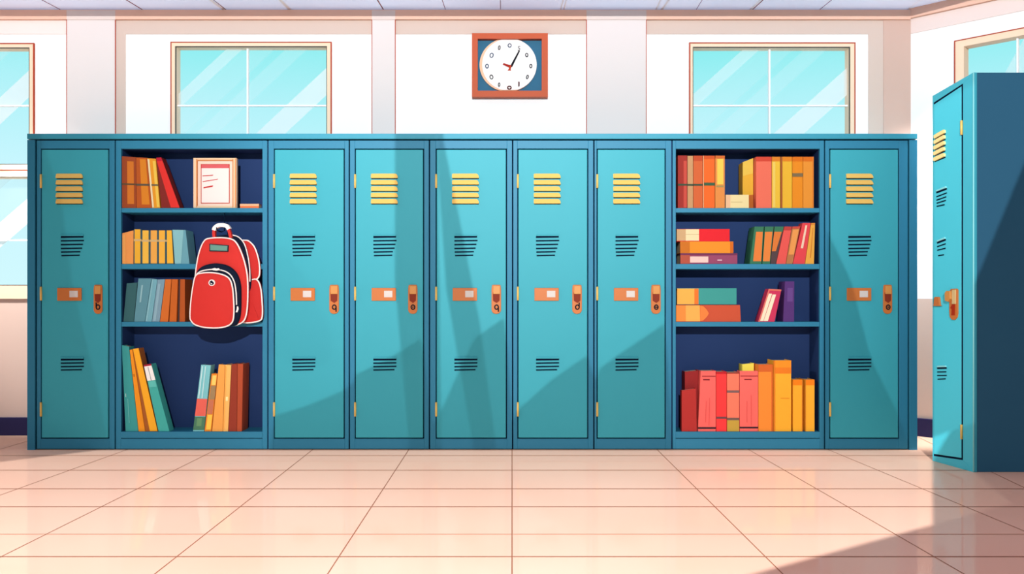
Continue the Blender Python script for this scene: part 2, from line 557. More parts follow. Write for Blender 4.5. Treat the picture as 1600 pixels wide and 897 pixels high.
dd = DW - .034
mb = MB(); pprism(mb, dialpts(793.8, 101.3, 44.6, 42, 60.6, 141.4), dd + .006, DW - .01); mb.build('dial_rim', mat((250, 206, 172), 0.6, 0.1, 0.02, k=.92), root)
mb = MB(); pprism(mb, dialpts(796, 101, 42.6, 41, 61.6, 140.6), dd + .002, DW - .012); mb.build('dial', mat((255, 253, 250), 0.8, 0.05, 0.0, k=.95), root)
NUM = [mat((34, 38, 52), 0.7, 0.1, 0.0), mat((36, 84, 126), 0.7, 0.1, 0.0), mat((104, 26, 36), 0.7, 0.1, 0.0)]
for ch, x, y, s, sx, sl, mi in (('0', 796.3, 71, 1.0, 1.15, 0, 1), ('5', 810.9, 75.5, .9, .8, .1, 0), ('0', 823.1, 85.9, 1, .85, -.05, 0), ('0', 829.4, 103.2, 1, .8, 0, 0),
                                ('0', 824, 120.3, 1, .7, .2, 0), ('1', 810.6, 131.4, 1, 1.2, 0, 2), ('o', 795.9, 137, 1.15, 1.15, 0, 2), ('0', 779.9, 132.3, 1, .55, .05, 0),
                                ('0', 767.8, 120.3, 1.1, 1, -.1, 0), ('0', 760.9, 103.3, 1.1, .95, 0, 1), ('0', 768.1, 86.4, 1.2, 1, .1, 1), ('0', 780.1, 74.5, 1.1, .6, .1, 0)):
    mb = MB(); c = P(x, y, dd)
    if ch in '0o':
        rz = .0112 * s if ch == '0' else .0092; rx = .0086 * sx * s; bt_ = .0026 if ch == '0' else .0036
        mb.tube([c + Vector((rx * math.cos(k * .3927) + sl * rz * math.sin(k * .3927), 0, rz * math.sin(k * .3927))) for k in range(16)], bt_, True, 6)
    else:
        add_glyph(mb, ch, c, .046 * s, sx * 1.2, 1.0, sl, 0)
        if ch == '1': mb.tube([c + Vector((.001, 0, .013)), c + Vector((.001, 0, -.013))], .0038, False, 6)
    mb.build('numeral', NUM[mi], root)
mb = MB(); pprism(mb, [(810.6, 78.6), (812.4, 79.6), (800, 104.8), (797.0, 103.2)], dd - .004, dd - .002); mb.build('minute_hand', mat((28, 26, 36), 0.6, 0.1, 0.0), root)
mb = MB(); pprism(mb, [(785.4, 100.6), (786.8, 98.6), (798.8, 102.2), (797.8, 106.2)], dd - .006, dd - .004); mb.build('hour_hand', mat((206, 44, 34), 0.6, 0.1, 0.0), root)
mb = MB(); pprism(mb, [(795, 103.5), (799, 102.5), (798.2, 106), (797.4, 107.2), (798.4, 109.6), (793.4, 109.6), (795.4, 107)], dd - .008, dd + .004)
mb.build('hub', mat((226, 74, 34), 0.6, 0.1, 0.0), root)

# ---------------------------------------------------------------- lockers of the row
DB = DW - .012                       # back of the row
ROW_T, ROW_TOP, FR_T, DO_T, DO_B, ROW_B = 209, 218.6, 219.6, 234, 684, 703


def frame_bars(mb, x0, x1, ix0, ix1, it, ib, d0, d1, top=FR_T, bot=ROW_B - 1.6):
    a = P(x0, top, DR); b = P(x1, bot, DR); i0 = P(ix0, it, DR); i1 = P(ix1, ib, DR)
    mb.box(a.x, i0.x, d0, d1, b.z, a.z); mb.box(i1.x, b.x, d0, d1, b.z, a.z)
    mb.box(i0.x, i1.x, d0, d1, i0.z, a.z); mb.box(i0.x, i1.x, d0, d1, b.z, i1.z)


def rounded_slat(mb, x0, y0, x1, y1, d, r=4.0, th=.010):
    pts = [(x0, y0 + .6), (x0 + 2, y0)]
    pts += [(x1 - r, y0), (x1 - r * .45, y0 + (y1 - y0) * .16), (x1 - .6, y0 + (y1 - y0) * .5), (x1, y1 - .8), (x1 - 1, y1), (x0 + .8, y1), (x0, y1 - .8)]
    # tilted blade: lower edge stands out further than the upper one
    f = []
    for (x, y) in pts:
        k = (y - y0) / (y1 - y0)
        q = P(x, y, DR); q.y = d - .002 - th * k
        f.append(q)
    n, b = len(f), len(mb.v)
    bk = [Vector((q.x, d + .001, q.z)) for q in f]
    mb.v += f + bk
    mb.face(list(range(b, b + n)))
    mb.face(list(range(b + n, b + 2 * n))[::-1])
    for i in range(n):
        j = (i + 1) % n
        mb.face([b + j, b + i, b + n + i, b + n + j])


def keymark(mb, kind, x, y, d):
    """little ring-and-stem keyhole mark"""
    n = 14
    c = P(x, y, DR); c.y = d
    rx, rz = .0105, .0125
    mb.tube([c + Vector((rx * math.cos(2 * math.pi * k / n), 0, rz * math.sin(2 * math.pi * k / n))) for k in range(n)], .0034, True, 6)
    s = {'b': (-1, 1), 'd': (1, 1), 'a': (1, -1), 'o': None, 'e': 0, 'q': (1, -1), 'u': (-1, -1)}[kind]
    if s:
        p = c + Vector((s[0] * rx, 0, 0))
        mb.tube([p, p + Vector((0, 0, s[1] * .026))], .0034, False, 6)
    elif s == 0:
        mb.tube([c + Vector((-rx, 0, 0)), c + Vector((rx, 0, 0))], .003, False, 6)
    else:
        mb.tube([c + Vector((-.004, 0, 0)), c + Vector((.004, 0, 0))], .003, False, 6)


def make_locker(x0, x1, dx0, dx1, hx0, hx1, kind, label, side=None):
    a, b = P(x0, 0, DR).x, P(x1, 0, DR).x
    root = empty('locker', ((a + b) / 2, DR, 0), label, 'locker', 'teal lockers in the row')
    g = 1.0
    d1 = DR + .02
    mb = MB()
    a0, b0 = P(x0 + g, FR_T, DR), P(x1 - g, ROW_B, DR)
    mb.box(a, b, DR + .02, DB, .0, a0.z)
    mb.build('carcass', NAVY_DEEP, root)
    mb = MB(); gap = 1.7
    frame_bars(mb, x0 + g, x1 - g, dx0 - gap, dx1 + gap, DO_T - gap, DO_B + gap, DR, d1)
    mb.build('frame', TEAL_FRAME, root, .0015)
    if side:
        s0, s1 = side
        mb = MB(); q0, q1 = P(s0, ROW_TOP, DR), P(s1, ROW_B, DR)
        mb.box(q0.x, q1.x, DR - .004, DB, 0, q0.z)
        mb.build('end_panel', TEAL_FRAME, root, .0015)
    dd0 = DR - .003
    mb = MB(); q0, q1 = P(dx0, DO_T, DR), P(dx1, DO_B, DR)
    mb.box(q0.x, q1.x, dd0, d1, q1.z, q0.z)
    door = mb.build('door', TEAL, root, .003)
    ox = dx0 + (24 if x0 > 100 else 23)
    for k, yy in enumerate((271.5, 281.5, 291.5, 301.3, 311.2)):
        mb = MB(); rounded_slat(mb, ox, yy, ox + 42, yy + 7.2, dd0)
        mb.build('vent_slat', GOLD, door)
    mb = MB()
    for yy in (279.3, 289.3, 299.2, 309, 318.9):
        q0, q1 = P(ox + .5, yy - .9, DR), P(ox + 41.5, yy + .7, DR)
        mb.box(q0.x, q1.x, dd0 - .0012, dd0 + .001, q1.z, q0.z)
    mb.build('slat_shadow', NAVY_DEEP, door)  # dark strips painted as the shadow beneath each gold slat
    vx = dx0 + (30 if x0 < 100 else 27.5)
    for rows, n in ((((370.5, 0, 35.5), (376.5, 0, 36.2), (382.5, 0, 34.5), (388.5, 0, 33.2), (394, .5, 30.5), (399.5, 1, 29.5)), 0),
                    (((562, 0, 36), (567.5, 0, 36), (573, 0, 36), (578.2, 0, 33)), 1)):
        mb = MB()
        for j, (yy, l, r) in enumerate(rows):
            h = 1.5 if j == 0 else 1.05
            tilt = -.6
            q = [P(vx + l, yy - h, DR), P(vx + r, yy - h + tilt, DR), P(vx + r, yy + h + tilt, DR), P(vx + l, yy + h, DR)]
            for p in q: p.y = dd0 - .0015
            mb.prism(q, Vector((0, .003, 0)))
        v = mb.build('vent', NAVY_DEEP, door)
        mb = MB(); l = rows[0][1]
        q0, q1 = P(vx + .5, rows[0][0] - 4, DR), P(vx + rows[0][2], rows[0][0] - 1.6, DR)
        mb.box(q0.x, q1.x, dd0 - .007, dd0 + .001, q1.z, q0.z)
        mb.build('vent_lip', TEAL, door, .002)
    nx = dx0 + 25
    mb = MB(); q0, q1 = P(nx, 450, DR), P(nx + 38, 470, DR)
    mb.box(q0.x, q1.x, dd0 - .007, dd0, q1.z, q0.z); mb.build('name_plate', ORANGE, door, .002)
    mb = MB(); q0, q1 = P(nx + 19.5, 454.5, DR), P(nx + 32.5, 464.5, DR)
    mb.box(q0.x, q1.x, dd0 - .0085, dd0 - .006, q1.z, q0.z); mb.build('name_card', CARD, door)
    # handle
    w = hx1 - hx0; cx = (hx0 + hx1) / 2
    pts = [(hx0 + .8, 446), (hx0 + 2.2, 445), (hx1 - 2.2, 445), (hx1 - .8, 446), (hx1, 452), (hx1, 484)]
    pts += [(cx + w / 2 * math.cos(t), 484 + 6.6 * math.sin(t)) for t in (.35, .8, 1.2, 1.57, 1.94, 2.34, 2.79)] + [(hx0, 484), (hx0, 452)]
    mb = MB(); f = [P(x, y, DR) for x, y in pts]
    for p in f: p.y = dd0 - .008
    mb.prism(f, Vector((0, .008, 0))); mb.build('handle', ORANGE, door, .002)
    mb = MB(); q = [P(x, y, DR) for x, y in ((hx0 + 2, 457), (hx1 - 2, 457), (hx1 - 2.4, 470), (cx + .5, 473.5), (hx0 + 2.4, 470))]
    for p in q: p.y = dd0 - .0095
    mb.prism(q, Vector((0, .003, 0))); mb.build('handle_recess', RUST, door)
    mb = MB(); q0, q1 = P(hx0 + 2.6, 446.8, DR), P(hx1 - 1.8, 459.5, DR)
    mb.box(q0.x, q1.x, dd0 - .016, dd0 - .007, q1.z, q0.z); mb.build('latch', ORANGE_LT, door, .002)
    mb = MB(); keymark(mb, kind, cx + .4, 480, dd0 - .0095); mb.build('keyhole', INK, door)
    for ya, yb in ((272.5, 294), (448, 469.5), (628.5, 650.5)):
        mb = MB(); q0, q1 = P(dx0 - 2.6, ya, DR), P(dx0 + .9, ya, DR)
        cxh = (q0.x + q1.x) / 2
        mb.tube([Vector((cxh, dd0 - .002, P(0, ya, DR).z)), Vector((cxh, dd0 - .002, P(0, yb, DR).z))], .0062, False, 10)
        mb.build('hinge', GOLD, door)
    return root


make_locker(56.5, 180, 65.5, 169, 147.5, 161, 'b', 'teal locker at the dark end of the row, beyond the backpack bookcase', (43, 55))
make_locker(418.5, 545.8, 429.5, 537, 515, 530, 'a', 'teal locker directly adjoining the bookcase that holds the backpack')
make_locker(545.8, 671, 556, 661, 638, 652.5, 'o', 'second of five adjacent teal lockers counted from the backpack bookcase')
make_locker(671, 801, 682.5, 790.5, 768, 783, 'a', 'middle one of the five adjacent teal lockers')
make_locker(801, 928, 810, 917.5, 894, 909, 'd', 'fourth of five adjacent teal lockers counted from the backpack bookcase')
make_locker(928, 1050, 934, 1038.5, 1017, 1032, 'e', 'teal locker directly adjoining the bookcase with the horizontal book stacks')
make_locker(1288.6, 1419.5, 1297.5, 1403, 1379, 1393, 'o', 'teal locker at the row end nearest the free-standing locker', (1420.5, 1433))

mb = MB(); q0, q1 = P(43, ROW_T, DR), P(1433, 217.4, DR)
mb.box(q0.x, q1.x, DR - .006, DB, q1.z, q0.z)
o = mb.build('top_panel', mat((66, 182, 212), 0.5, 0.25, 0.03, 'teal_top'), None, .002)
tag(o, 'long teal top board running over the whole locker row', 'top board')

# ---------------------------------------------------------------- open bookcases
DI = DR + .18                                        # interior back
SHELVES = {1: 325.0, 2: 412.4, 3: 503.0, 4: 674.6}


def shelf_z(k):
    return P(0, SHELVES[k], DR).z


def make_bookcase(x0, x1, ix0, ix1, label, hook=None):
    a, b = P(x0, 0, DR).x, P(x1, 0, DR).x
    root = empty('bookcase', ((a + b) / 2, DR, 0), label, 'bookcase', 'open teal bookcases in the row')
    g = 1.0
    mb = MB(); a0, b0 = P(x0 + g, FR_T, DR), P(x1 - g, ROW_B, DR); i0, i1 = P(ix0, 232.5, DR), P(ix1, 685, DR)
    mb.box(a, i0.x, DR + .02, DI, 0, a0.z); mb.box(i1.x, b, DR + .02, DI, 0, a0.z)
    mb.box(i0.x, i1.x, DR + .02, DI, i0.z, a0.z); mb.box(i0.x, i1.x, DR + .02, DI, 0, i1.z)
    mb.build('carcass', NAVY, root)
    mb = MB(); mb.box(a, b, DI, DB, 0, a0.z); mb.build('back_panel', NAVY, root)
    mb = MB(); frame_bars(mb, x0 + g, x1 - g, ix0, ix1, 232.5, 685.6, DR, DR + .02)
    mb.build('frame', TEAL_FRAME, root, .0015)
    for k, h in ((1, 7), (2, 8), (3, 7.4), (4, 10)):
        z = shelf_z(k)
        mb = MB(); mb.box(i0.x, i1.x, DR + (.004 if k < 4 else -.001), DI, z - h * DR / F, z)
        mb.build('shelf', TEAL_FRAME, root, .0015)
    if hook:
        p = P(hook[0], hook[1], DR)
        mb = MB(); p.y = DR - .085
        mb.tube([Vector((p.x, DR + .03, shelf_z(1) - .026)), Vector((p.x, DR + .03, p.z - .004)), Vector((p.x, DR - .02, p.z - .014)), Vector((p.x, p.y - .012, p.z - .012)), Vector((p.x, p.y - .022, p.z + .004))], .003, False, 8)
        mb.build('hook', NAVY_DEEP, root)
    return root


make_bookcase(180, 418.5, 189, 410, 'open teal bookcase with the red backpack hanging in it', (348, 359))
make_bookcase(1050, 1288.6, 1056, 1281, 'open teal bookcase with horizontal book stacks and no backpack')

# ---------------------------------------------------------------- books
PAGES = mat((250, 232, 196), 0.9, 0.03, 0.03, 'pages')


def book(label, shelf, q, col, bands=(), d=None, depth=.12, flat=False, snap=True, group='books on the bookcase shelves', lift=0.0, cat='book', name='book'):
    d = d or DR + .01
    if len(q) == 4 and not isinstance(q[0], tuple):
        x0, y0, x1, y1 = q; q = [(x0, y0), (x1, y0), (x1, y1), (x0, y1)]
    c = [P(x, y, min(d, DR + .01)) for x, y in q]       # TL TR BR BL
    for p in c: p.y = d
    # keep a hairline between neighbours
    e = .0006
    if not flat:
        c[0].x += e; c[3].x += e; c[1].x -= e; c[2].x -= e
    if snap:
        z = shelf_z(shelf) + .0006
        for i, j in ((3, 0), (2, 1)):
            s = (z - c[j].z) / (c[i].z - c[j].z)
            c[i] = c[j] + (c[i] - c[j]) * s
    ml, mr = (P(189, 0, DR).x + .001, P(410, 0, DR).x - .001) if c[0].x < 0 else (P(1056, 0, DR).x + .001, P(1281, 0, DR).x - .001)
    for p in c:
        p.x = min(mr, max(ml, p.x))
    lo = min(p.z for p in c)
    root = empty(name, ((c[2].x + c[3].x) / 2, d + depth / 2, lo), label, cat, group)

    def at(u, v, off=0.0):
        p = (c[0] * (1 - u) + c[1] * u) * (1 - v) + (c[3] * (1 - u) + c[2] * u) * v
        return Vector((p.x, d + off, p.z))
    w = ((c[1] - c[0]).length + (c[2] - c[3]).length) / 2
    h = ((c[0] - c[3]).length + (c[1] - c[2]).length) / 2
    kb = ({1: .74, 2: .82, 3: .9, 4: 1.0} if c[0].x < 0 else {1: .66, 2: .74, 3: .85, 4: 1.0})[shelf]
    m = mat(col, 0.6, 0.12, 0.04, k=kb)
    lean = abs(c[0].x - c[3].x) + abs(c[1].x - c[2].x)
    if lean > .05 and not flat:
        depth = min(depth, .07)

    def sub(u0, u1, v0, v1, o0, o1, mbx, mi=0):
        mbx.prism([at(u0, v0, o0), at(u1, v0, o0), at(u1, v1, o0), at(u0, v1, o0)], Vector((0, o1 - o0, 0)), mi)
    mb = MB(); st = .004; bt = .0025
    sub(0, 1, 0, 1, 0, st, mb)
    if flat:
        k = bt / h
        sub(0, 1, 0, k, st, depth, mb); sub(0, 1, 1 - k, 1, st, depth, mb)
    else:
        k = bt / w
        sub(0, k, 0, 1, st, depth, mb); sub(1 - k, 1, 0, 1, st, depth, mb)
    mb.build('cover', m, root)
    mb = MB()
    if flat:
        sub(.012, .988, k, 1 - k, st, depth - .004, mb)
    else:
        kv = .004 / h
        sub(k, 1 - k, kv, 1 - kv, st, depth - .004, mb)
    mb.build('pages', PAGES, root)
    for nb, bd in enumerate(bands):
        u0, u1, v0, v1, bc = bd[:5]
        nm = bd[5] if len(bd) > 5 else ('band' if (u1 - u0) > .8 else 'spine_panel')
        ck = bd[6] if len(bd) > 6 else 0.0                 # skew of the lower edge
        mb = MB()
        o0 = -.0012 - .0004 * nb
        mb.prism([at(u0, v0, o0), at(u1, v0, o0), at(min(1.0, u1 + ck), v1, o0), at(max(0.0, u0 + ck), v1, o0)], Vector((0, .0022 + .0004 * nb, 0)))
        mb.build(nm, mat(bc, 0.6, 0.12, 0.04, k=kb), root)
    return root


SLATE = (84, 88, 84)
DKG = (62, 86, 66)
B = book
TB, BB = 'top shelf of the backpack bookcase', 'bookcase'
# backpack bookcase, top shelf
B('brown book with orange panel against the side wall above the backpack', 1, [(190.2, 244.2), (212.2, 245.6), (213.3, 323), (190.6, 323)], (172, 82, 46),
  [(.38, .85, .09, .92, (228, 132, 48)), (.0, 1, .52, .55, (110, 84, 58))])
B('burnt orange book second from the bookcase side above the backpack shelf', 1, [(212.4, 246), (229.7, 246.8), (237.2, 323), (213.5, 323)], (200, 98, 40),
  [(.35, .88, .03, .93, (236, 146, 44)), (.0, 1, .52, .56, (100, 92, 76))])
B('yellow-orange book with pale stripes leaned on by the red book', 1, [(229.9, 247.3), (243.6, 248), (250.2, 323), (237.4, 323)], (248, 168, 46),
  [(.02, .24, .02, .99, (255, 238, 190), 'spine_panel'), (.62, .96, .05, .98, (255, 216, 90), 'spine_panel'), (.2, 1, .52, .555, (120, 110, 84))])
B('bright red leaning book closest to the framed certificate', 1, [(244, 246.5), (252.2, 246), (280.4, 323), (252, 323)], (140, 46, 40),
  [(.03, 1.0, .0, .07, (200, 30, 56), 'top_edge', .0), (.05, 1.0, .07, .99, (240, 58, 52), 'spine', .47)])
B('small flat peach notebook lying beside the framed certificate', 1, (375, 318.6, 404.5, 324), (246, 132, 78), [(0, 1, 0, .5, (255, 196, 150))], flat=True, depth=.06, group='books on the bookcase shelves', cat='notebook', name='notebook')
# backpack bookcase, second shelf
Y = [(250, 190, 60), (252, 200, 78), (250, 182, 84), (252, 190, 70), (252, 194, 62)]
SG = (70, 104, 112)
B('plain orange book against the bookcase side, level with backpack top', 2, [(191, 364.5), (208.7, 360), (208.4, 411), (191, 411)], (250, 166, 88), [(0.02, .3, .05, 1, (252, 178, 96), 'spine_panel')])
for (l, r, yt, pl, pr, cc, lab) in ((208.9, 221.2, 358.5, .12, .86, 0, 'slightly taller yellow book next to the plain orange book'),
                                    (221.4, 233.8, 360, .1, .88, 1, 'bright yellow book, second of the yellow spines from the plain orange book'),
                                    (234, 247, 360, .12, .88, 2, 'amber book in the middle of the yellow row'),
                                    (247.2, 259.3, 360, .1, .88, 3, 'yellow book, second of the yellow spines from the turquoise book')):
    B(lab, 2, [(l, yt), (r, yt), (r, 411), (l, 411)], SG, [(pl, pr, .0, .985, Y[cc], 'spine'), (0, 1, .28, .34, (222, 190, 130))])
B('yellow book touching the leaning turquoise book', 2, [(259.5, 360), (268.6, 360), (271.4, 411), (259.5, 411)], SG, [(.14, .98, .0, .985, Y[4], 'spine'), (0, .2, .28, .34, (222, 190, 130), 'band')])
B('turquoise leaning book at the end of the yellow row', 2, [(269, 359), (290.2, 359.4), (296, 411), (273, 411)], (112, 176, 190), [(.05, .85, .0, .99, (142, 204, 210), 'spine_panel', -.42)])
# backpack bookcase, third shelf
B('dark green leaning book beside the backpack, outermost of its shelf', 3, [(198, 442.7), (214.6, 441.5), (209, 502), (192.6, 502)], (56, 104, 108))
B('wide steel-teal leaning book between the dark green and pale blue ones', 3, [(216.1, 435.3), (236.8, 435.3), (226.5, 502), (209.5, 502)], (96, 152, 166), [(.3, .42, .15, .55, (150, 196, 204), 'spine_mark')])
B('narrow pale teal leaning book between two blue-grey ones', 3, [(237.2, 435.6), (246, 436.6), (237.2, 502), (226.9, 502)], (118, 180, 194), [(.1, .3, .02, .98, (140, 196, 206), 'spine_panel')])
B('grey-blue leaning book touching the rust-orange books', 3, [(246.3, 436.8), (257.7, 436.3), (249.4, 502), (237.6, 502)], (126, 164, 182), [(.15, .5, .1, .98, (144, 184, 198), 'spine_panel')])
B('rust-orange leaning book touching the grey-blue one', 3, [(258.3, 436.3), (267.9, 436.3), (262.8, 502), (249.9, 502)], (214, 114, 46))
B('middle one of three rust-orange books beside the backpack', 3, [(268.5, 436.3), (278, 436.3), (275.8, 502), (264.5, 502)], (204, 104, 38))
B('upright rust-brown book nearest the backpack on its shelf', 3, [(279.4, 436.3), (289, 436.3), (289, 502), (278, 502)], (184, 90, 38), [(.0, .22, .0, 1, (70, 52, 52), 'spine_edge')])
# backpack bookcase, bottom
B('tall teal leaning book against the side under the backpack shelf', 4, [(189.4, 539.3), (201.5, 541.7), (216, 673), (196, 673)], (62, 160, 158),
  [(.15, .2, .56, .6, (200, 236, 232), 'title_mark'), (.32, .38, .62, .9, (104, 188, 184), 'title_mark')])
B('tall orange leaning book next to the tall teal one', 4, [(202.6, 547), (206.8, 546), (226.7, 673), (216.4, 673)], (246, 154, 38), [(.2, .6, .3, .33, (200, 120, 30), 'title_mark')])
B('tall golden-yellow leaning book with brown side', 4, [(207.2, 545.4), (216.6, 544), (246.3, 673), (227.2, 673)], (170, 96, 44), [(.06, 1.0, .0, .995, (255, 180, 44), 'spine', .36 - .06)])
B('shorter green leaning book with white top under the backpack', 4, [(224.6, 570.2), (236.3, 568.4), (264.5, 673), (247.4, 673)], (70, 178, 168),
  [(0, 1, .02, .24, (250, 250, 246)), (.46, .52, .04, .24, (70, 110, 120), 'title_mark'), (0, 1, .0, .025, (170, 36, 60)), (.1, .95, .25, .34, (96, 198, 188), 'spine_panel')])
B('leaning book banded cyan, coral and green under the backpack', 4, [(314.3, 570), (329.6, 570.7), (319, 673), (301.6, 673)], (128, 204, 210),
  [(.0, 1, .51, .77, (234, 106, 92)), (.0, 1, .78, .98, (78, 128, 100)), (.25, .7, .8, .92, (106, 154, 110), 'spine_panel'), (.12, .2, .02, .5, (214, 244, 246), 'spine_panel'), (.45, .52, .02, .5, (214, 244, 246), 'spine_panel')])
B('small orange leaning book with grey bands', 4, [(330.6, 583.8), (339.8, 583.8), (330.4, 673), (319.5, 673)], (236, 140, 46),
  [(.2, .9, .03, .2, (255, 214, 110), 'spine_panel'), (.15, 1, .21, .45, (164, 136, 96)), (.1, .9, .46, .7, (204, 122, 90), 'spine_panel'), (.2, .9, .71, .97, (255, 206, 80), 'spine_panel')])
B('light orange book beside the small grey-banded book', 4, [(341.9, 569.5), (351.5, 570), (348, 673), (331.2, 673)], (246, 170, 82))
B('pale amber book between light orange and brown-red books', 4, [(351.9, 570), (361.4, 570.7), (356.4, 673), (348.4, 673)], (255, 192, 106), [(.3, .7, .48, .54, (255, 236, 170), 'title_mark'), (.05, .2, .02, .98, (250, 176, 80), 'spine_panel')])
B('brown-red book touching the pale amber book', 4, [(361.9, 569), (370.9, 568.6), (369.8, 673), (356.9, 673)], (150, 60, 42))
B('russet book last in the bottom group under the backpack', 4, [(371.2, 568.6), (380, 568.6), (377.8, 673), (370.1, 673)], (178, 78, 48))

# second bookcase, top shelf
bn = (0, 1, .54, .575, DKG)
B('dark red book against the side on the top shelf without certificate', 1, (1059, 243, 1073.8, 323.6), (172, 54, 46), [(.62, .97, .1, .99, (214, 84, 70), 'spine_panel'), bn])
B('tan book between dark red and burnt orange ones', 1, (1074.2, 243.6, 1083, 323.6), (214, 164, 114), [bn])
B('burnt orange book beside the tan book', 1, (1083.4, 243.4, 1098, 323.6), (226, 110, 60), [(0, 1, 0, .1, (206, 84, 46)), bn])
B('vivid orange book between burnt orange and yellow-panelled ones', 1, (1098.4, 243.4, 1116.8, 323.6), (255, 116, 44), [(0, 1, 0, .06, (222, 92, 40)), (0, .06, 0, 1, (255, 190, 140), 'spine_edge'), (.08, 1, .515, .57, (64, 104, 74))])
B('orange book with bright yellow spine panel, beside the small cream book', 1, (1117.4, 243.4, 1132.6, 323.6), (244, 156, 78),
  [(.2, .84, .06, .55, (255, 222, 92), 'spine_panel'), (.1, .9, .57, .6, (176, 160, 96), 'band'), (0, 1, 0, .05, (224, 116, 50))])
B('small cream book lying flat between the upright rows', 1, (1134, 304.4, 1170, 324), (255, 238, 176), [(0, .2, .02, .99, (252, 206, 160), 'page_edge'), (.22, .72, .54, .57, (206, 186, 130), 'title_mark')], flat=True, d=DR + .008, depth=.045)
B('golden book turned sideways behind the small cream book', 1, [(1163.8, 251.4), (1180.6, 245), (1180.8, 323.6), (1163.8, 323.6)], (250, 196, 62), [(0, 1, .72, 1, (204, 112, 40), 'shaded_foot'), (0, .98, .0, .3, (252, 216, 90), 'spine_panel')], d=DR + .06, depth=.09)
B('wide coral book beside the golden sideways book', 1, (1181.2, 245, 1205.6, 323.6), (255, 124, 98), [(0, 1, 0, .09, (226, 78, 56))])
B('lemon yellow book touching the wide coral book', 1, (1206, 245, 1219, 323.6), (255, 208, 66), [(0, 1, 0, .09, (240, 142, 40)), (.1, .4, .1, .99, (255, 224, 110), 'spine_panel')])
B('yellow book with brown edge, centre of the coral-to-orange row', 1, (1219.4, 245, 1237.6, 323.6), (255, 200, 58), [(0, .16, 0, 1, (176, 96, 46), 'spine_edge'), (.18, 1, 0, .09, (244, 146, 36))])
B('orange book with grey band near its top', 1, (1238, 245, 1254.4, 323.6), (255, 156, 36), [(0, 1, 0, .09, (240, 126, 24)), (0, 1, .32, .39, (140, 120, 84))])
B('orange book last in the row, beside the bookcase wall', 1, (1254.8, 245, 1271.6, 323.6), (255, 164, 58), [(0, 1, 0, .09, (242, 124, 30)), (.88, .98, 0, 1, (240, 140, 50), 'spine_edge')])
# second shelf
B('red and cream book lying topmost of the three-book stack', 2, (1057.4, 358, 1140, 377.2), (240, 40, 50),
  [(0, .17, .02, .95, (216, 178, 130), 'page_edge'), (.17, .42, .02, .95, (252, 232, 182), 'page_edge'), (.17, .42, .42, .45, (200, 170, 120), 'title_mark')], flat=True, snap=False, depth=.13)
B('orange book lying in the middle of the three-book stack', 2, (1062.7, 377.4, 1145.8, 395.6), (250, 156, 46), [(0, .18, .02, .97, (214, 122, 38), 'spine_panel'), (.94, 1, .02, .97, (224, 116, 34), 'spine_panel')], flat=True, snap=False, depth=.125)
B('mauve book lying at the bottom of the three-book stack', 2, (1063, 395.8, 1152, 412), (160, 78, 112), [(0, .17, .05, .98, (190, 90, 70), 'spine_panel'), (.17, .49, .3, .88, (252, 216, 206), 'title_panel'), (.65, .73, .6, .7, (240, 206, 220), 'title_mark'), (.0, 1, .0, .16, (122, 56, 92))], flat=True, depth=.13)
GR = (62, 128, 94)
B('green leaning book with orange panel, first of the slanted row', 2, [(1179, 354), (1193.7, 354), (1189.9, 412), (1171.4, 412)], GR, [(.22, .92, .14, .93, (244, 138, 64), 'spine_panel', .04)])
B('green leaning book with orange panel, second of the slanted row', 2, [(1195, 354), (1209, 354), (1203.2, 412), (1191, 412)], GR, [(.06, .92, .14, .93, (244, 142, 66), 'spine_panel')])
B('green and dark leaning book with tapering orange panel', 2, [(1210, 354), (1224.6, 354), (1212.4, 412), (1203.6, 412)], (90, 72, 74), [(0, 1, 0, .14, GR), (.04, .9, .14, .66, (236, 132, 60), 'spine_panel', -.3)])
B('coral leaning book between green and orange slanted ones', 2, [(1225.6, 354), (1237.4, 354), (1227.6, 412), (1212.8, 412)], (246, 96, 88), [(0, 1, 0, .1, (200, 70, 66))])
B('orange leaning book touching the red striped one', 2, [(1238, 354), (1250.4, 353.6), (1238.4, 412), (1228, 412)], (196, 130, 80), [(.15, .9, .08, .75, (250, 166, 88), 'spine_panel'), (0, 1, 0, .06, (216, 80, 66))])
B('tall red leaning book with cream stripe', 2, [(1254, 348.4), (1266.8, 348.4), (1257.5, 412), (1238.8, 412)], (242, 78, 84), [(.4, .62, .06, .62, (255, 226, 196), 'spine_stripe')])
B('yellow book ending the slanted row by the wall', 2, [(1267.3, 348.4), (1273.6, 348.4), (1271.9, 412), (1257.9, 412)], (250, 182, 74), [(0, 1, 0, .05, (240, 150, 60)), (.5, .58, .12, .85, (206, 120, 40), 'title_mark')])
# third shelf
B('teal book with yellow page end lying on the terracotta book', 3, (1058, 450.4, 1150.8, 476.4), (66, 160, 152), [(0, .29, .02, .97, (252, 182, 82), 'page_edge'), (.29, .36, .02, .97, (240, 124, 48), 'spine_panel'), (.0, 1, .97, 1, (40, 80, 90))], flat=True, snap=False, depth=.125)
r = B('terracotta book lying under the teal book', 3, [(1056.4, 476.6), (1156.2, 476.6), (1157.6, 503), (1056.4, 503)], (208, 88, 58), [(0, .15, .02, .98, (250, 146, 66), 'spine_panel'), (.15, .37, .02, .98, (254, 180, 86), 'spine_panel')], flat=True, depth=.13)
mb = MB(); dd0 = DR + .0085
pts = [(1094.2, 477.5), (1099, 478.5), (1104.5, 484), (1107.6, 489.8), (1104.5, 495), (1099, 500.5), (1094.2, 502)]
pprism(mb, pts, dd0 - .001, dd0 + .002); mb.build('spine_panel', mat((246, 136, 66), 0.6, 0.12, 0.04, k=.85), r)
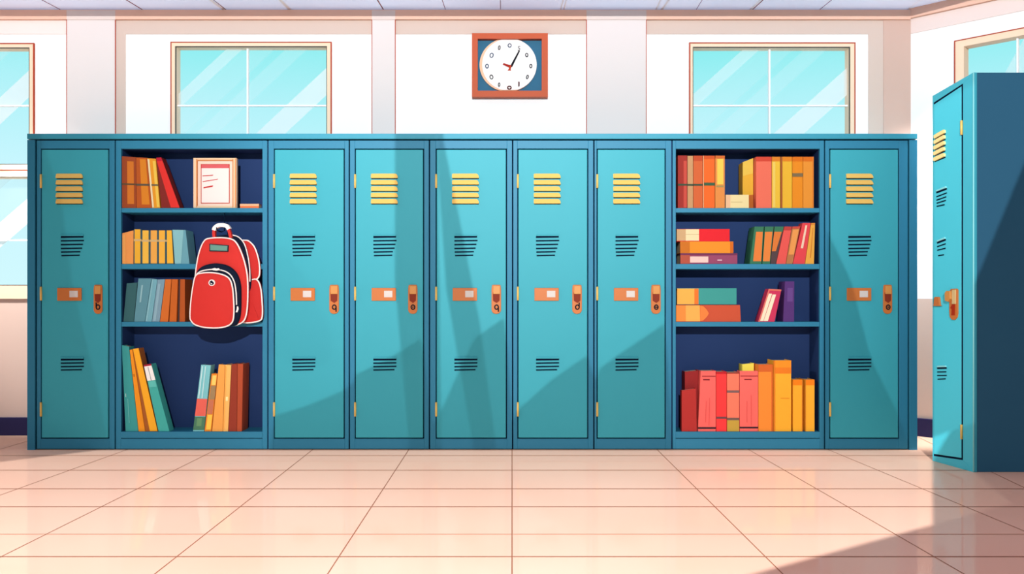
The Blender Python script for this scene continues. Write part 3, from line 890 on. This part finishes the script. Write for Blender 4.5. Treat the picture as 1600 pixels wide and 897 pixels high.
B('pink leaning book with two cream page fans', 3, [(1201, 451.4), (1221, 452.6), (1210.2, 503), (1184.4, 503)], (214, 58, 96),
  [(.12, .36, .14, .98, (255, 242, 208), 'pages_panel', -.06), (.42, .68, .16, .98, (255, 242, 208), 'pages_panel', -.1), (.0, 1, .0, .05, (232, 120, 100)), (.0, .1, .05, 1, (236, 120, 110), 'spine_edge')])
B('dark purple upright book beside the pink leaning book', 3, [(1226.4, 439.7), (1241.2, 439.7), (1240.8, 503), (1223.6, 503)], (92, 56, 124), [(.3, .85, .16, .5, (110, 74, 144), 'spine_panel')])
# bottom
B('short dark red book standing in front of the maroon book', 4, [(1065, 610), (1087.5, 607), (1089, 673.6), (1065, 673.6)], (178, 50, 46), d=DR + .008, depth=.048)
B('maroon book behind the short dark red book', 4, [(1072.6, 582), (1094.6, 579.8), (1090.2, 673.6), (1072.6, 673.6)], (152, 42, 42), d=DR + .06, depth=.09)
BL = (58, 36, 44)
B('coral book with dark foot band beside the maroon book', 4, [(1094.8, 579.6), (1118.6, 579.6), (1118.6, 673.6), (1090.4, 673.6)], (246, 106, 98),
  [(0, 1, .93, .96, BL), (.1, .98, .083, .095, (140, 40, 44), 'band'), (.18, .6, .135, .155, (110, 30, 40), 'title_mark'), (.4, .42, .5, .85, (214, 80, 76), 'title_mark'), (.6, .62, .45, .9, (214, 80, 76), 'title_mark')])
B('vivid red book between two coral ones', 4, (1119.2, 580.8, 1135.4, 673.6), (255, 62, 62), [(0, 1, 0, .04, (190, 36, 44)), (0, 1, .755, .79, (112, 72, 76))])
B('salmon book with grey bands and olive foot', 4, (1135.9, 582, 1155, 673.6), (246, 126, 98), [(0, 1, .305, .345, (128, 96, 94)), (0, 1, .77, .81, (118, 92, 84)), (0, 1, .81, 1, (196, 160, 66)), (0, 1, 0, .02, (150, 60, 50))])
B('coral book with dark foot band beside the salmon book', 4, (1155.6, 579.6, 1184.6, 673.6), (248, 110, 100),
  [(0, 1, .925, .952, BL), (.04, .98, .08, .092, (140, 40, 44), 'band'), (.25, .65, .133, .15, (110, 30, 40), 'title_mark'), (.38, .4, .5, .85, (214, 84, 78), 'title_mark'), (.62, .635, .4, .9, (214, 84, 78), 'title_mark')], depth=.06)
B('bright yellow book peeking out behind a coral book', 4, [(1164.6, 570.6), (1183.2, 568.8), (1183.2, 673.6), (1164.6, 673.6)], (255, 234, 92), d=DR + .08, depth=.08)
B('orange book between coral and tall golden ones', 4, (1185, 569.5, 1207.8, 673.6), (248, 144, 54), [(0, 1, 0, .11, (216, 104, 44)), (.9, 1, 0, 1, (214, 104, 40), 'spine_edge')])
B('tallest golden-yellow book on the bottom shelf', 4, (1208.3, 563.2, 1236.3, 673.6), (255, 178, 50), [(0, .1, 0, 1, (222, 124, 34), 'spine_edge'), (.1, 1, 0, .1, (250, 150, 40)), (.1, 1, .1, .185, (240, 128, 36)), (.4, .9, .53, .537, (230, 140, 36), 'title_mark')])
B('short golden book next to the tallest one', 4, (1238.8, 593.2, 1254.2, 673.6), (255, 178, 48), [(0, 1, 0, .11, (250, 134, 26)), (.92, 1, 0, 1, (216, 130, 40), 'spine_edge')])
B('short golden book last beside the bookcase wall', 4, (1258, 593.2, 1272.8, 673.6), (255, 180, 50), [(0, 1, 0, .11, (250, 134, 26)), (0, .06, 0, 1, (216, 130, 40), 'spine_edge')])

# ---------------------------------------------------------------- framed certificate
d = DR + .03
z0 = shelf_z(1) + .0006
root = empty('framed_certificate', (P(335, 0, d).x, d + .02, z0), 'cream framed certificate with red writing standing on the shelf', 'picture frame')


def cb(mb, x0, y0, x1, y1, o0, o1):
    a, b = P(x0, y0, d), P(x1, y1, d)
    mb.box(a.x, b.x, d + o0, d + o1, max(z0, b.z), a.z)


mb = MB()
cb(mb, 302, 246.8, 307, 325, 0, .03); cb(mb, 363.5, 246.8, 369.4, 325, 0, .03); cb(mb, 307, 246.8, 363.5, 251, 0, .03); cb(mb, 307, 321.6, 363.5, 325, 0, .03)
mb.build('frame', mat((254, 218, 178), 0.5, 0.2, 0.03, k=.8), root, .0015)
mb = MB(); cb(mb, 306.6, 248.8, 308, 324, -.0006, .03); cb(mb, 363.2, 248.8, 364.6, 324, -.0006, .03); cb(mb, 308, 249.6, 363.2, 250.8, -.0006, .03); cb(mb, 367.2, 247.6, 368.6, 324.4, -.0006, .03)
mb.build('frame_inlay', mat((226, 138, 66), 0.5, 0.2, 0.03, k=.8), root)
mb = MB(); cb(mb, 307, 250.5, 363.6, 322.5, .012, .028); mb.build('mat_board', mat((254, 232, 214), 0.8, 0.05, 0.0, k=.8), root)
mb = MB(); cb(mb, 312.8, 256, 357.8, 317.6, .010, .014); mb.build('paper_border', mat((206, 66, 52), 0.8, 0.05, 0.0, k=.8), root)
mb = MB(); cb(mb, 313.9, 257, 356.8, 316.6, .009, .012); mb.build('paper', mat((255, 248, 242), 0.8, 0.05, 0.0, k=.8), root)
mb = MB(); cb(mb, 313.9, 257, 356.8, 262.4, .008, .011); mb.build('header_band', mat((228, 106, 112), 0.8, 0.05, 0.0, k=.8), root)
mb = MB()
for (xa, ya, xb, yb, t) in ((316.4, 274.8, 333, 274, .8), (316.6, 283.8, 340.4, 280.2, .75), (318, 293.2, 332.6, 291, 1.3)):
    dw = d + .0085
    pprism(mb, [(xa, ya - t * .7), (xb, yb - t), (xb + .4, yb), (xb - 1, yb + t * .8), (xa, ya + t)], dw, dw + .002)
mb.build('writing', mat((206, 48, 50), 0.8, 0.05, 0.0, k=.8), root)

# ---------------------------------------------------------------- backpack
RED = mat((238, 62, 56), 0.7, 0.12, 0.04, 'bag_red', k=.72)
RED2 = mat((226, 56, 52), 0.7, 0.12, 0.04, 'bag_red2', k=.72)
BAGNAVY = mat((26, 38, 62), 0.8, 0.08, 0.05, 'bag_navy')
PIPE = mat((255, 246, 240), 0.6, 0.1, 0.0, 'piping', k=.95)


def bz(X, Y):
    return (175 + X / 4.984, 340 + Y / 4.984)


def outl(pts, dd, n=5):
    return [P(x, y, dd) for x, y in smooth([bz(*p) for p in pts], n)]


root = empty('backpack', (P(350, 0, DR).x, DR - .09, P(0, 514, DR - .17).z), 'red school backpack with white piping hanging in the bookcase', 'backpack')


def bag_part(name, pts, m, y0, y1, r, puff, pipe=True, pr=.0042):
    o_ = outl(pts, y0 + r)
    mb = MB(); mb.slab(o_, y0, y1, r, puff); p = mb.build(name, m, root)
    if pipe:
        mb = MB(); mb.tube([Vector((q.x, y0 + r * .6, q.z)) for q in o_], pr, True, 8); mb.build('piping', PIPE, p)
    return p


POCKET = [(612, 770), (618, 660), (634, 540), (655, 455), (700, 434), (780, 430), (860, 444), (915, 475), (940, 540), (950, 640), (952, 740), (942, 808), (905, 842), (830, 858), (730, 855), (655, 835), (622, 805)]
GUS = [(640, 700), (645, 520), (655, 440), (700, 382), (800, 356), (900, 374), (968, 430), (1000, 520), (1004, 640), (1000, 750), (980, 815), (940, 846), (800, 850), (680, 830)]
BODY = [(632, 700), (645, 540), (657, 420), (672, 320), (692, 245), (718, 190), (752, 165), (850, 158), (930, 168), (972, 198), (1010, 272), (1044, 382), (1060, 500), (1058, 680), (1040, 785), (1000, 825), (930, 842), (800, 848), (690, 835), (640, 790)]
BGUS = [(760, 220), (800, 152), (860, 137), (930, 134), (990, 158), (1038, 215), (1066, 310), (1080, 420), (1086, 500), (1078, 570), (1040, 640), (900, 640), (780, 500)]
UPB = [(960, 200), (1040, 178), (1080, 194), (1116, 240), (1144, 330), (1152, 420), (1138, 472), (1085, 492), (1000, 490), (960, 380)]
LOB = [(990, 520), (1085, 486), (1132, 486), (1158, 540), (1170, 640), (1172, 770), (1142, 806), (1040, 818), (990, 780)]
D0 = DR - .16
bag_part('front_pocket', POCKET, RED, D0, D0 + .05, .018, .016)
bag_part('pocket_gusset', GUS, BAGNAVY, D0 + .022, D0 + .06, .012, .0, False)
bag_part('main_body', BODY, RED, D0 + .048, D0 + .105, .02, .004)
bag_part('body_gusset', BGUS, BAGNAVY, D0 + .09, D0 + .13, .014, .0, False)
bag_part('side_pocket', UPB, RED2, D0 + .112, D0 + .152, .014, .004)
bag_part('side_pocket', LOB, RED2, D0 + .105, D0 + .15, .016, .006)


def bag_line(name, pts, dd, r, m, n=6):
    mb = MB(); mb.tube([P(x, y, dd) for x, y in smooth_open([bz(*p) for p in pts], n)], r, False, 8)
    return mb.build(name, m, root)


bag_line('zipper', [(660, 440), (700, 416), (780, 404), (860, 412), (915, 440), (950, 495), (966, 580), (970, 680)], D0 + .018, .0036, PIPE)
bag_line('gusset_piping', [(935, 136), (985, 152), (1030, 205), (1058, 300), (1072, 400), (1074, 500)], D0 + .092, .0034, PIPE)
mb = MB(); dz = D0 + .012
pprism(mb, [bz(*p) for p in ((972, 690), (982, 694), (985, 712), (976, 738), (962, 738), (970, 715))], dz, dz + .006); mb.build('zipper_pull', PIPE, root, .001)
mb = MB(); pprism(mb, [bz(*p) for p in ((778, 398), (800, 392), (812, 398), (830, 394), (842, 408), (812, 414), (782, 410))], dz - .004, dz + .006); mb.build('zipper_pull', PIPE, root, .001)
# name patch, badge
dp = D0 + .036
mb = MB(); pprism(mb, [bz(*p) for p in ((758, 204), (906, 215), (904, 266), (758, 262))], dp + .002, dp + .03); mb.build('patch_border', mat((52, 62, 74), 0.8, 0.05, 0.0), root)
mb = MB(); pprism(mb, [bz(*p) for p in ((765, 211), (899, 221), (897, 258), (765, 255))], dp, dp + .006); mb.build('name_patch', mat((128, 186, 170), 0.8, 0.05, 0.03), root)
db = D0 - .016
mb = MB(); pprism(mb, [bz(776 + 25 * math.cos(-t * math.pi / 12), 508 - 25 * math.sin(-t * math.pi / 12) * -1) for t in range(24)], db, db + .022); bd = mb.build('badge', PIPE, root, .001)
mb = MB()
mb.tube([P(*bz(x, y), db - .0015) for x, y in [(776 + 15 * math.cos(a), 508 + 15 * math.sin(a)) for a in [k * .5 for k in range(0, 11)]]], .0022, False, 6)
pprism(mb, [bz(*p) for p in ((768, 498), (782, 496), (794, 508), (782, 522), (780, 510), (766, 512))], db - .002, db + .001)
mb.build('badge_emblem', BAGNAVY, bd)
# carry loop
dh = D0 + .075


def strap(pts, m, name, w=.012, th=.0035):
    path = [P(x, y, dh) for x, y in smooth_open([bz(*p) for p in pts], 6)]
    mb = MB(); n = len(path)
    rows = []
    for i, p in enumerate(path):
        t = (path[min(i + 1, n - 1)] - path[max(i - 1, 0)]).normalized()
        s = Vector((-t.z, 0, t.x)) * th
        row = []
        for dx, dy in ((-1, -1), (1, -1), (1, 1), (-1, 1)):
            row.append(len(mb.v)); mb.v.append(p + s * dx + Vector((0, w * dy, 0)))
        rows.append(row)
    for A, Bq in zip(rows, rows[1:]):
        for k in range(4):
            l = (k + 1) % 4
            mb.face([A[k], A[l], Bq[l], Bq[k]], 0, False)
    mb.face(rows[0][::-1]); mb.face(rows[-1])
    return mb.build(name, m, root)


strap([(802, 175), (799, 150), (797, 120), (800, 96)], RED, 'loop_strap', .013, .0075)
strap([(905, 78), (915, 105), (922, 130), (928, 160)], RED, 'loop_strap', .013, .0075)
strap([(797, 100), (806, 80), (832, 62), (868, 60), (898, 68), (914, 92)], PIPE, 'carry_handle', .014, .0105)

# ---------------------------------------------------------------- free-standing locker on the right
R1 = 1.072
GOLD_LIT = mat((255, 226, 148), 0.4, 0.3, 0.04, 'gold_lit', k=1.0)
TEAL_LIT = mat((78, 204, 224), 0.5, 0.2, 0.02, 'teal_lit', k=1.0)  # teal and gold copies with the side light put into their colour
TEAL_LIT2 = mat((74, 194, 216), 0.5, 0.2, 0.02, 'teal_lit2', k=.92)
NX = P(1521, 0, DN).x
FX = P(1457, 0, DN * R1).x
pn = Vector((NX, DN, 0)); pf = Vector((FX, DN * R1, 0))
ud = (pf - pn).normalized(); un = Vector((-ud.y, ud.x, 0))          # un points away from the face, to the viewer's left
if un.x > 0: un = -un
ZT = P(0, 113, DN).z
ZTF = P(0, 150, DN * R1).z
LW = .62


def sf(px, py, off=0.0):
    """point on the locker's front face seen at this pixel"""
    q = ray_plane(px, py, pn, un)
    return q + un * off


root = empty('locker', (NX + LW / 2, (pn.y + pf.y) / 2, 0), 'single tall teal locker standing apart, turned side-on', 'locker')
n_b, n_t, f_b, f_t = pn.copy(), Vector((NX, DN, ZT)), pf.copy(), Vector((FX, pf.y, ZTF))
in_ = -un * .02


def face_poly(px_pts, o0, o1, mbx, mi=0):
    q = [sf(x, y, o0) for x, y in px_pts]
    mbx.prism(q, un * (o1 - o0), mi)


mb = MB()                                                         # body behind the front frame
ext = Vector((LW, 0, 0))
a = [p + in_ for p in (n_b, n_t, f_t, f_b)]
mb.prism([a[3], a[2], a[1], a[0]], ext)
mb.build('body', TEAL_SHADED, root, .002)
# face frame, four bars around the door
TL, TR, BR, BL_ = (1458.6, 160.5), (1504.5, 130.5), (1504.5, 719), (1458.6, 712.5)
dTL, dTR, dBR, dBL = sf(*TL), sf(*TR), sf(*BR), sf(*BL_)
mb = MB()
def bar(p4):
    mb.prism([p + un * .0 for p in p4], -un * .02)
bar([dTR, n_t, n_b, dBR]); bar([f_t, n_t, dTR, dTL]); bar([dBL, dBR, n_b, f_b]); bar([f_t, dTL, dBL, f_b])
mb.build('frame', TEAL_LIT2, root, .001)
mb = MB(); face_poly([TL, TR, BR, BL_], -.0012, -.014, mb); mb.build('door_gap', NAVY_DEEP, root)
mb = MB(); face_poly([(1459.4, 163.5), (1502.3, 135), (1502.3, 715.5), (1459.4, 709.3)], .0015, -.001, mb)
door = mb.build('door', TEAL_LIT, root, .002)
mb = MB(); mb.tube([n_b + Vector((0, -.001, .003)), n_t + Vector((0, -.001, -.002))], .0035, False, 8); mb.build('edge_highlight', TEAL_PALE, root)  # highlight along the near edge, painted as a thin pale tube
for (xa, ya, xb, yb) in ((1461.8, 210.5, 1478.2, 202.8), (1461.6, 219, 1478, 211.4), (1461.4, 227.8, 1478, 220.6), (1461.2, 236.8, 1477.6, 229.8), (1461.2, 245.8, 1478, 239.4)):
    mb = MB(); h = 5.6
    pts = [(xa, ya + 1), (xa + 4, ya - 1.6), (xb - 1.5, yb - .2), (xb, yb + 1), (xb, yb + h - 1), (xb - 1, yb + h), (xa + 1, ya + h + .6), (xa, ya + h)]
    face_poly(pts, .012, .0, mb); mb.build('vent_slat', GOLD_LIT, door, .001)
    mb = MB(); face_poly([(xa, ya + h), (xb, yb + h), (xb, yb + h + 1.6), (xa, ya + h + 2)], .003, .0, mb); mb.build('slat_shadow', NAVY_DEEP, door)  # slat with its shadow below as a dark strip
for lines in (((1464, 301, 1480, 295), (1464, 307.5, 1480, 301.5), (1464, 312.8, 1479, 307.6), (1464.5, 317.5, 1478.5, 313.2), (1464.5, 322.5, 1476.5, 319.8)),
              ((1465.2, 379.5, 1478.4, 374.6), (1465.2, 385.5, 1478.2, 381), (1465.5, 391, 1478, 388), (1466.8, 399.4, 1475.5, 398.2)),
              ((1465.3, 575.4, 1479.8, 575), (1465.3, 581.3, 1479.2, 581), (1465.3, 586.8, 1479.8, 586.6), (1465.8, 592.6, 1478.2, 592))):
    mb = MB()
    for j, (xa, ya, xb, yb) in enumerate(lines):
        h = 1.3 if j == 0 else .9
        face_poly([(xa, ya - h), (xb, yb - h), (xb, yb + h), (xa, ya + h)], .004, .0, mb)
    mb.build('vent', NAVY_DEEP, door)
    xa, ya, xb, yb = lines[0]
    mb = MB(); face_poly([(xa + 1, ya - 4), (xb - 1, yb - 4), (xb, yb - 1.4), (xa, ya - 1.4)], .008, .0, mb); mb.build('vent_lip', TEAL_PALE, door, .001)
mb = MB(); face_poly([(1462.6, 465), (1464, 464), (1468.6, 464), (1469.6, 465), (1471, 477), (1473, 478.2), (1460.8, 478.2), (1461.6, 477)], .012, .0, mb)
mb.build('coat_hook', ORANGE, door, .001)
hp = [(1485.4, 456), (1487.5, 451.6), (1496.5, 451), (1498.2, 453), (1498.2, 490), (1497, 496), (1493.6, 499.8), (1489, 499.6), (1486, 495), (1485.2, 486)]
mb = MB(); face_poly(hp, .008, .0, mb); mb.build('handle', ORANGE, door, .001)
mb = MB(); face_poly([(1490.4, 453), (1496.2, 452.6), (1496, 475), (1490.4, 475)], .012, .006, mb); mb.build('handle_inlay', mat((255, 226, 160), 0.4, 0.3, 0.02), door, .001)
mb = MB(); face_poly([(1481.8, 458), (1484, 454.6), (1489.6, 455), (1490.2, 467), (1486.6, 471.6), (1482.2, 469.8)], .022, .006, mb); mb.build('latch', ORANGE_LT, door, .001)
mb = MB(); face_poly([(1490, 476), (1494.6, 475.5), (1494.2, 492.6), (1489, 492.6), (1489.6, 483), (1487.4, 481.5)], .010, .006, mb); mb.build('handle_recess', mat((200, 62, 30), 0.6, 0.1, 0.03), door)
for ya, yb in ((188.5, 211), (663.5, 686)):
    mb = MB(); p, q = sf(1502.9, ya, .002), sf(1502.9, yb, .002)
    mb.tube([p, q], .0062, False, 10); mb.build('hinge', GOLD, door)

# ---------------------------------------------------------------- light
w = bpy.data.worlds.new('sky'); SC.world = w; w.use_nodes = True
nt = w.node_tree; L = nt.links.new
bg = nt.nodes['Background']
tc = nt.nodes.new('ShaderNodeTexCoord'); sp = nt.nodes.new('ShaderNodeSeparateXYZ'); rp = nt.nodes.new('ShaderNodeValToRGB')
L(tc.outputs['Generated'], sp.inputs[0]); L(sp.outputs['Z'], rp.inputs[0]); L(rp.outputs[0], bg.inputs['Color'])
cr = rp.color_ramp
cr.elements[0].position = 0.0; cr.elements[0].color = rgb((214, 250, 255))
cr.elements[1].position = 0.13; cr.elements[1].color = rgb((204, 247, 255))
for p, c in ((0.2, (180, 243, 250)), (0.272, (138, 238, 240)), (0.36, (190, 236, 240)), (0.5, (252, 206, 232))):
    e = cr.elements.new(p); e.color = rgb(c)
# the sky is bright ahead, beyond the windows, and dim behind the viewer
my = nt.nodes.new('ShaderNodeMapRange'); L(sp.outputs['Y'], my.inputs[0])
for i, v_ in ((1, -.1), (2, .5), (3, .34), (4, 1.0)): my.inputs[i].default_value = v_
L(my.outputs[0], bg.inputs['Strength'])


def lamp(name, kind, loc, aim, energy, color=(1, 1, 1), **kw):
    d_ = bpy.data.lights.new(name, kind); d_.energy = energy; d_.color = color
    for k, v in kw.items(): setattr(d_, k, v)
    o = bpy.data.objects.new(name, d_); COL.objects.link(o)
    o.location = loc
    o.rotation_euler = (Vector(aim) - Vector(loc)).to_track_quat('-Z', 'Y').to_euler()
    return o


lamp('sun', 'SUN', (-6, -3, 4), (-6 + .93, -3 + .28, 4 - .42), .64, (1, .93, .84), angle=.01)

lamp('corner_fill', 'SPOT', (2.48, 5.0, 2.62), (2.56, 5.6, .95), 420, (1, .97, .95), spot_size=math.radians(42), spot_blend=.5, shadow_soft_size=.1)  # unseen fill spot added to brighten the wall gap
lamp('corner_fill', 'SPOT', (-2.98, 4.85, 2.62), (-3.02, 5.66, 1.25), 360, (1, .97, .95), spot_size=math.radians(30), spot_blend=.4, shadow_soft_size=.1)  # unseen fill spot added for the left wainscot and window rail

# unseen key spot added behind the viewer, its beam shaped by a shadow pattern
KS = Vector((0, -3.5, 3.2))
key = lamp('key_gobo', 'SPOT', KS, KS + Vector((0, 1, 0)), 4000, (1, .985, .985), shadow_soft_size=.012, spot_size=math.radians(100), spot_blend=.15)
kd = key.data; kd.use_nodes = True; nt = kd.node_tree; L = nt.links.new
em = nt.nodes['Emission']


def M(op, a, b=None, c=None):
    n = nt.nodes.new('ShaderNodeMath'); n.operation = op
    for i, v in enumerate((a, b, c)):
        if v is None: continue
        if isinstance(v, (int, float)): n.inputs[i].default_value = v
        else: L(v, n.inputs[i])
    return n.outputs[0]


def step(a, w=3.0):                      # 0 below, 1 above zero, soft over w
    n = M('MULTIPLY_ADD', a, 1.0 / w, .5); nt.nodes[-1].use_clamp = True
    return n


def curve(a, pts):                       # piecewise linear a -> value, both 0..1 over 1600
    n = nt.nodes.new('ShaderNodeFloatCurve'); L(a, n.inputs['Value'])
    c = n.mapping.curves[0]
    c.points[0].location = pts[0]; c.points[1].location = pts[-1]
    for p in pts[1:-1]: c.points.new(*p)
    for p in c.points: p.handle_type = 'VECTOR'
    n.mapping.update()
    return n.outputs[0]


tc = nt.nodes.new('ShaderNodeTexCoord'); sp = nt.nodes.new('ShaderNodeSeparateXYZ'); L(tc.outputs['Normal'], sp.inputs[0])
az = M('ABSOLUTE', sp.outputs['Z'])
u = M('DIVIDE', sp.outputs['X'], az); v = M('DIVIDE', sp.outputs['Y'], az)
SX, SV = 1, 1
px = M('MULTIPLY_ADD', u, SX * (DR - KS.y) * F / DR, 800.0)                       # across the row, in 1/275 m
py = M('MULTIPLY_ADD', v, -SV * (DR - KS.y) * F / DR, HZ - (KS.z - CZ) * F / DR)  # down the row
pn_ = M('DIVIDE', px, 1600.0)


def cv(pts): return curve(pn_, [(x / 1600, y) for x, y in pts])


inrow = M('MULTIPLY', step(M('SUBTRACT', py, 205.0)), step(M('SUBTRACT', 704.0, py)))
# darker towards the ends of the row
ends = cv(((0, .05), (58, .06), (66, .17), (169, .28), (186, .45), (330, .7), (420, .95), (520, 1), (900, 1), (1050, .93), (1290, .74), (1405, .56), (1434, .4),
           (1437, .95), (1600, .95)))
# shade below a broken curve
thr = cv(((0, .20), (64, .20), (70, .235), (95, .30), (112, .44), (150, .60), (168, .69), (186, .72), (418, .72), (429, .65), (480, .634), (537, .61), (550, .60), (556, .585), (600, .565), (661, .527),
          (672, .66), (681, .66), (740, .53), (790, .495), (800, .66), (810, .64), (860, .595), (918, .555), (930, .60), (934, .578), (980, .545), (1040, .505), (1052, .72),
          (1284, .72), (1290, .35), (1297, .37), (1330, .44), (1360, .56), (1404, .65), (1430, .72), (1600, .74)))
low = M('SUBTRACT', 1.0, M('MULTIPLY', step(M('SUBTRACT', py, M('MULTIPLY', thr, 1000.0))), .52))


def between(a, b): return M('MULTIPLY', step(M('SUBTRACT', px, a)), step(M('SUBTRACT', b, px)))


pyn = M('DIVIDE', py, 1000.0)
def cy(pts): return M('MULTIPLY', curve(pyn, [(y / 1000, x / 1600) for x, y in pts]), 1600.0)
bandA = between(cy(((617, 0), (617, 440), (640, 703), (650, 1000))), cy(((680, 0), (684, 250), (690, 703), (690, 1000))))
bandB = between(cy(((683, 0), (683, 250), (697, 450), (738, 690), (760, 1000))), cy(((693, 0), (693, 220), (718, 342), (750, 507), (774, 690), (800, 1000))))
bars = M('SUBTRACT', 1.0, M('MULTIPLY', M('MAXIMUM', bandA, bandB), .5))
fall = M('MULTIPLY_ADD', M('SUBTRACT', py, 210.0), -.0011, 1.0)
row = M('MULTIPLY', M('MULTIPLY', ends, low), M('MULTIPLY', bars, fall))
# the floor in front: shade beyond a slanting edge
def rowpt(x, y):                         # floor point -> lamp coordinates on the row's plane
    t = (DR - KS.y) / (y - KS.y)
    return 800 + (KS.x + (x - KS.x) * t) * F / DR, HZ - (KS.z * (1 - t) - CZ) * F / DR
f1, f2 = on_floor(1175, 897), on_floor(1457, 820)
a1, b1 = rowpt(f1.x, f1.y); a2, b2 = rowpt(f2.x, f2.y)
sl = (b2 - b1) / (a2 - a1)
flo = M('SUBTRACT', 1.0, M('MULTIPLY', step(M('SUBTRACT', py, M('MULTIPLY_ADD', M('SUBTRACT', px, a1), sl, b1))), .96))
onfloor = step(M('SUBTRACT', py, 704.0))
f3, f4 = on_floor(0, 722), on_floor(150, 704)
a3, b3 = rowpt(f3.x, f3.y); a4, b4 = rowpt(f4.x, f4.y)
sl2 = (b4 - b3) / (a4 - a3)
flo = M('MULTIPLY', flo, M('SUBTRACT', 1.0, M('MULTIPLY', step(M('SUBTRACT', M('MULTIPLY_ADD', M('SUBTRACT', px, a3), sl2, b3), py)), .9)))
f5 = on_floor(1457, 742)
a5, b5 = rowpt(f5.x, f5.y)
flo = M('MULTIPLY', flo, M('SUBTRACT', 1.0, M('MULTIPLY', step(M('SUBTRACT', px, M('MULTIPLY_ADD', M('SUBTRACT', py, b5), (a2 - a5) / (b2 - b5), a5))), .9)))
# the far side of the free-standing locker
side = M('MULTIPLY', step(M('SUBTRACT', px, 1480.5)), step(M('SUBTRACT', py, 172.0)))
sidef = M('MULTIPLY', step(M('SUBTRACT', M('MULTIPLY_ADD', M('SUBTRACT', px, 1544.6), (505 - 345) / (1478.6 - 1544.6), 345.0), py)), .34)
sidef = M('MULTIPLY', sidef, step(M('SUBTRACT', 704.0, py)))
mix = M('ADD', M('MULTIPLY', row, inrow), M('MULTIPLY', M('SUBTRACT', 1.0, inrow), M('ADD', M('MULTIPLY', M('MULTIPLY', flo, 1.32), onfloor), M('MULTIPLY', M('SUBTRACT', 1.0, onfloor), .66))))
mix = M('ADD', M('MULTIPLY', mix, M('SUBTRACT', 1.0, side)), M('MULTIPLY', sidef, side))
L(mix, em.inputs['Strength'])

# ---------------------------------------------------------------- camera
cam = bpy.data.cameras.new('camera'); co = bpy.data.objects.new('camera', cam); COL.objects.link(co)
co.location = (0, 0, CZ); co.rotation_euler = (math.pi / 2, 0, 0)
cam.sensor_fit = 'HORIZONTAL'; cam.sensor_width = 36.0; cam.lens = 36.0 * F / 1600.0
cam.shift_y = (HZ - 448.5) / 1600.0
cam.clip_start = 0.05; cam.clip_end = 200
SC.camera = co
SC.view_settings.view_transform = 'Standard'
SC.view_settings.look = 'None'
SC.view_settings.exposure = 0.0
SC.view_settings.gamma = 1.0
SC.cycles.max_bounces = 8
SC.cycles.use_denoising = True
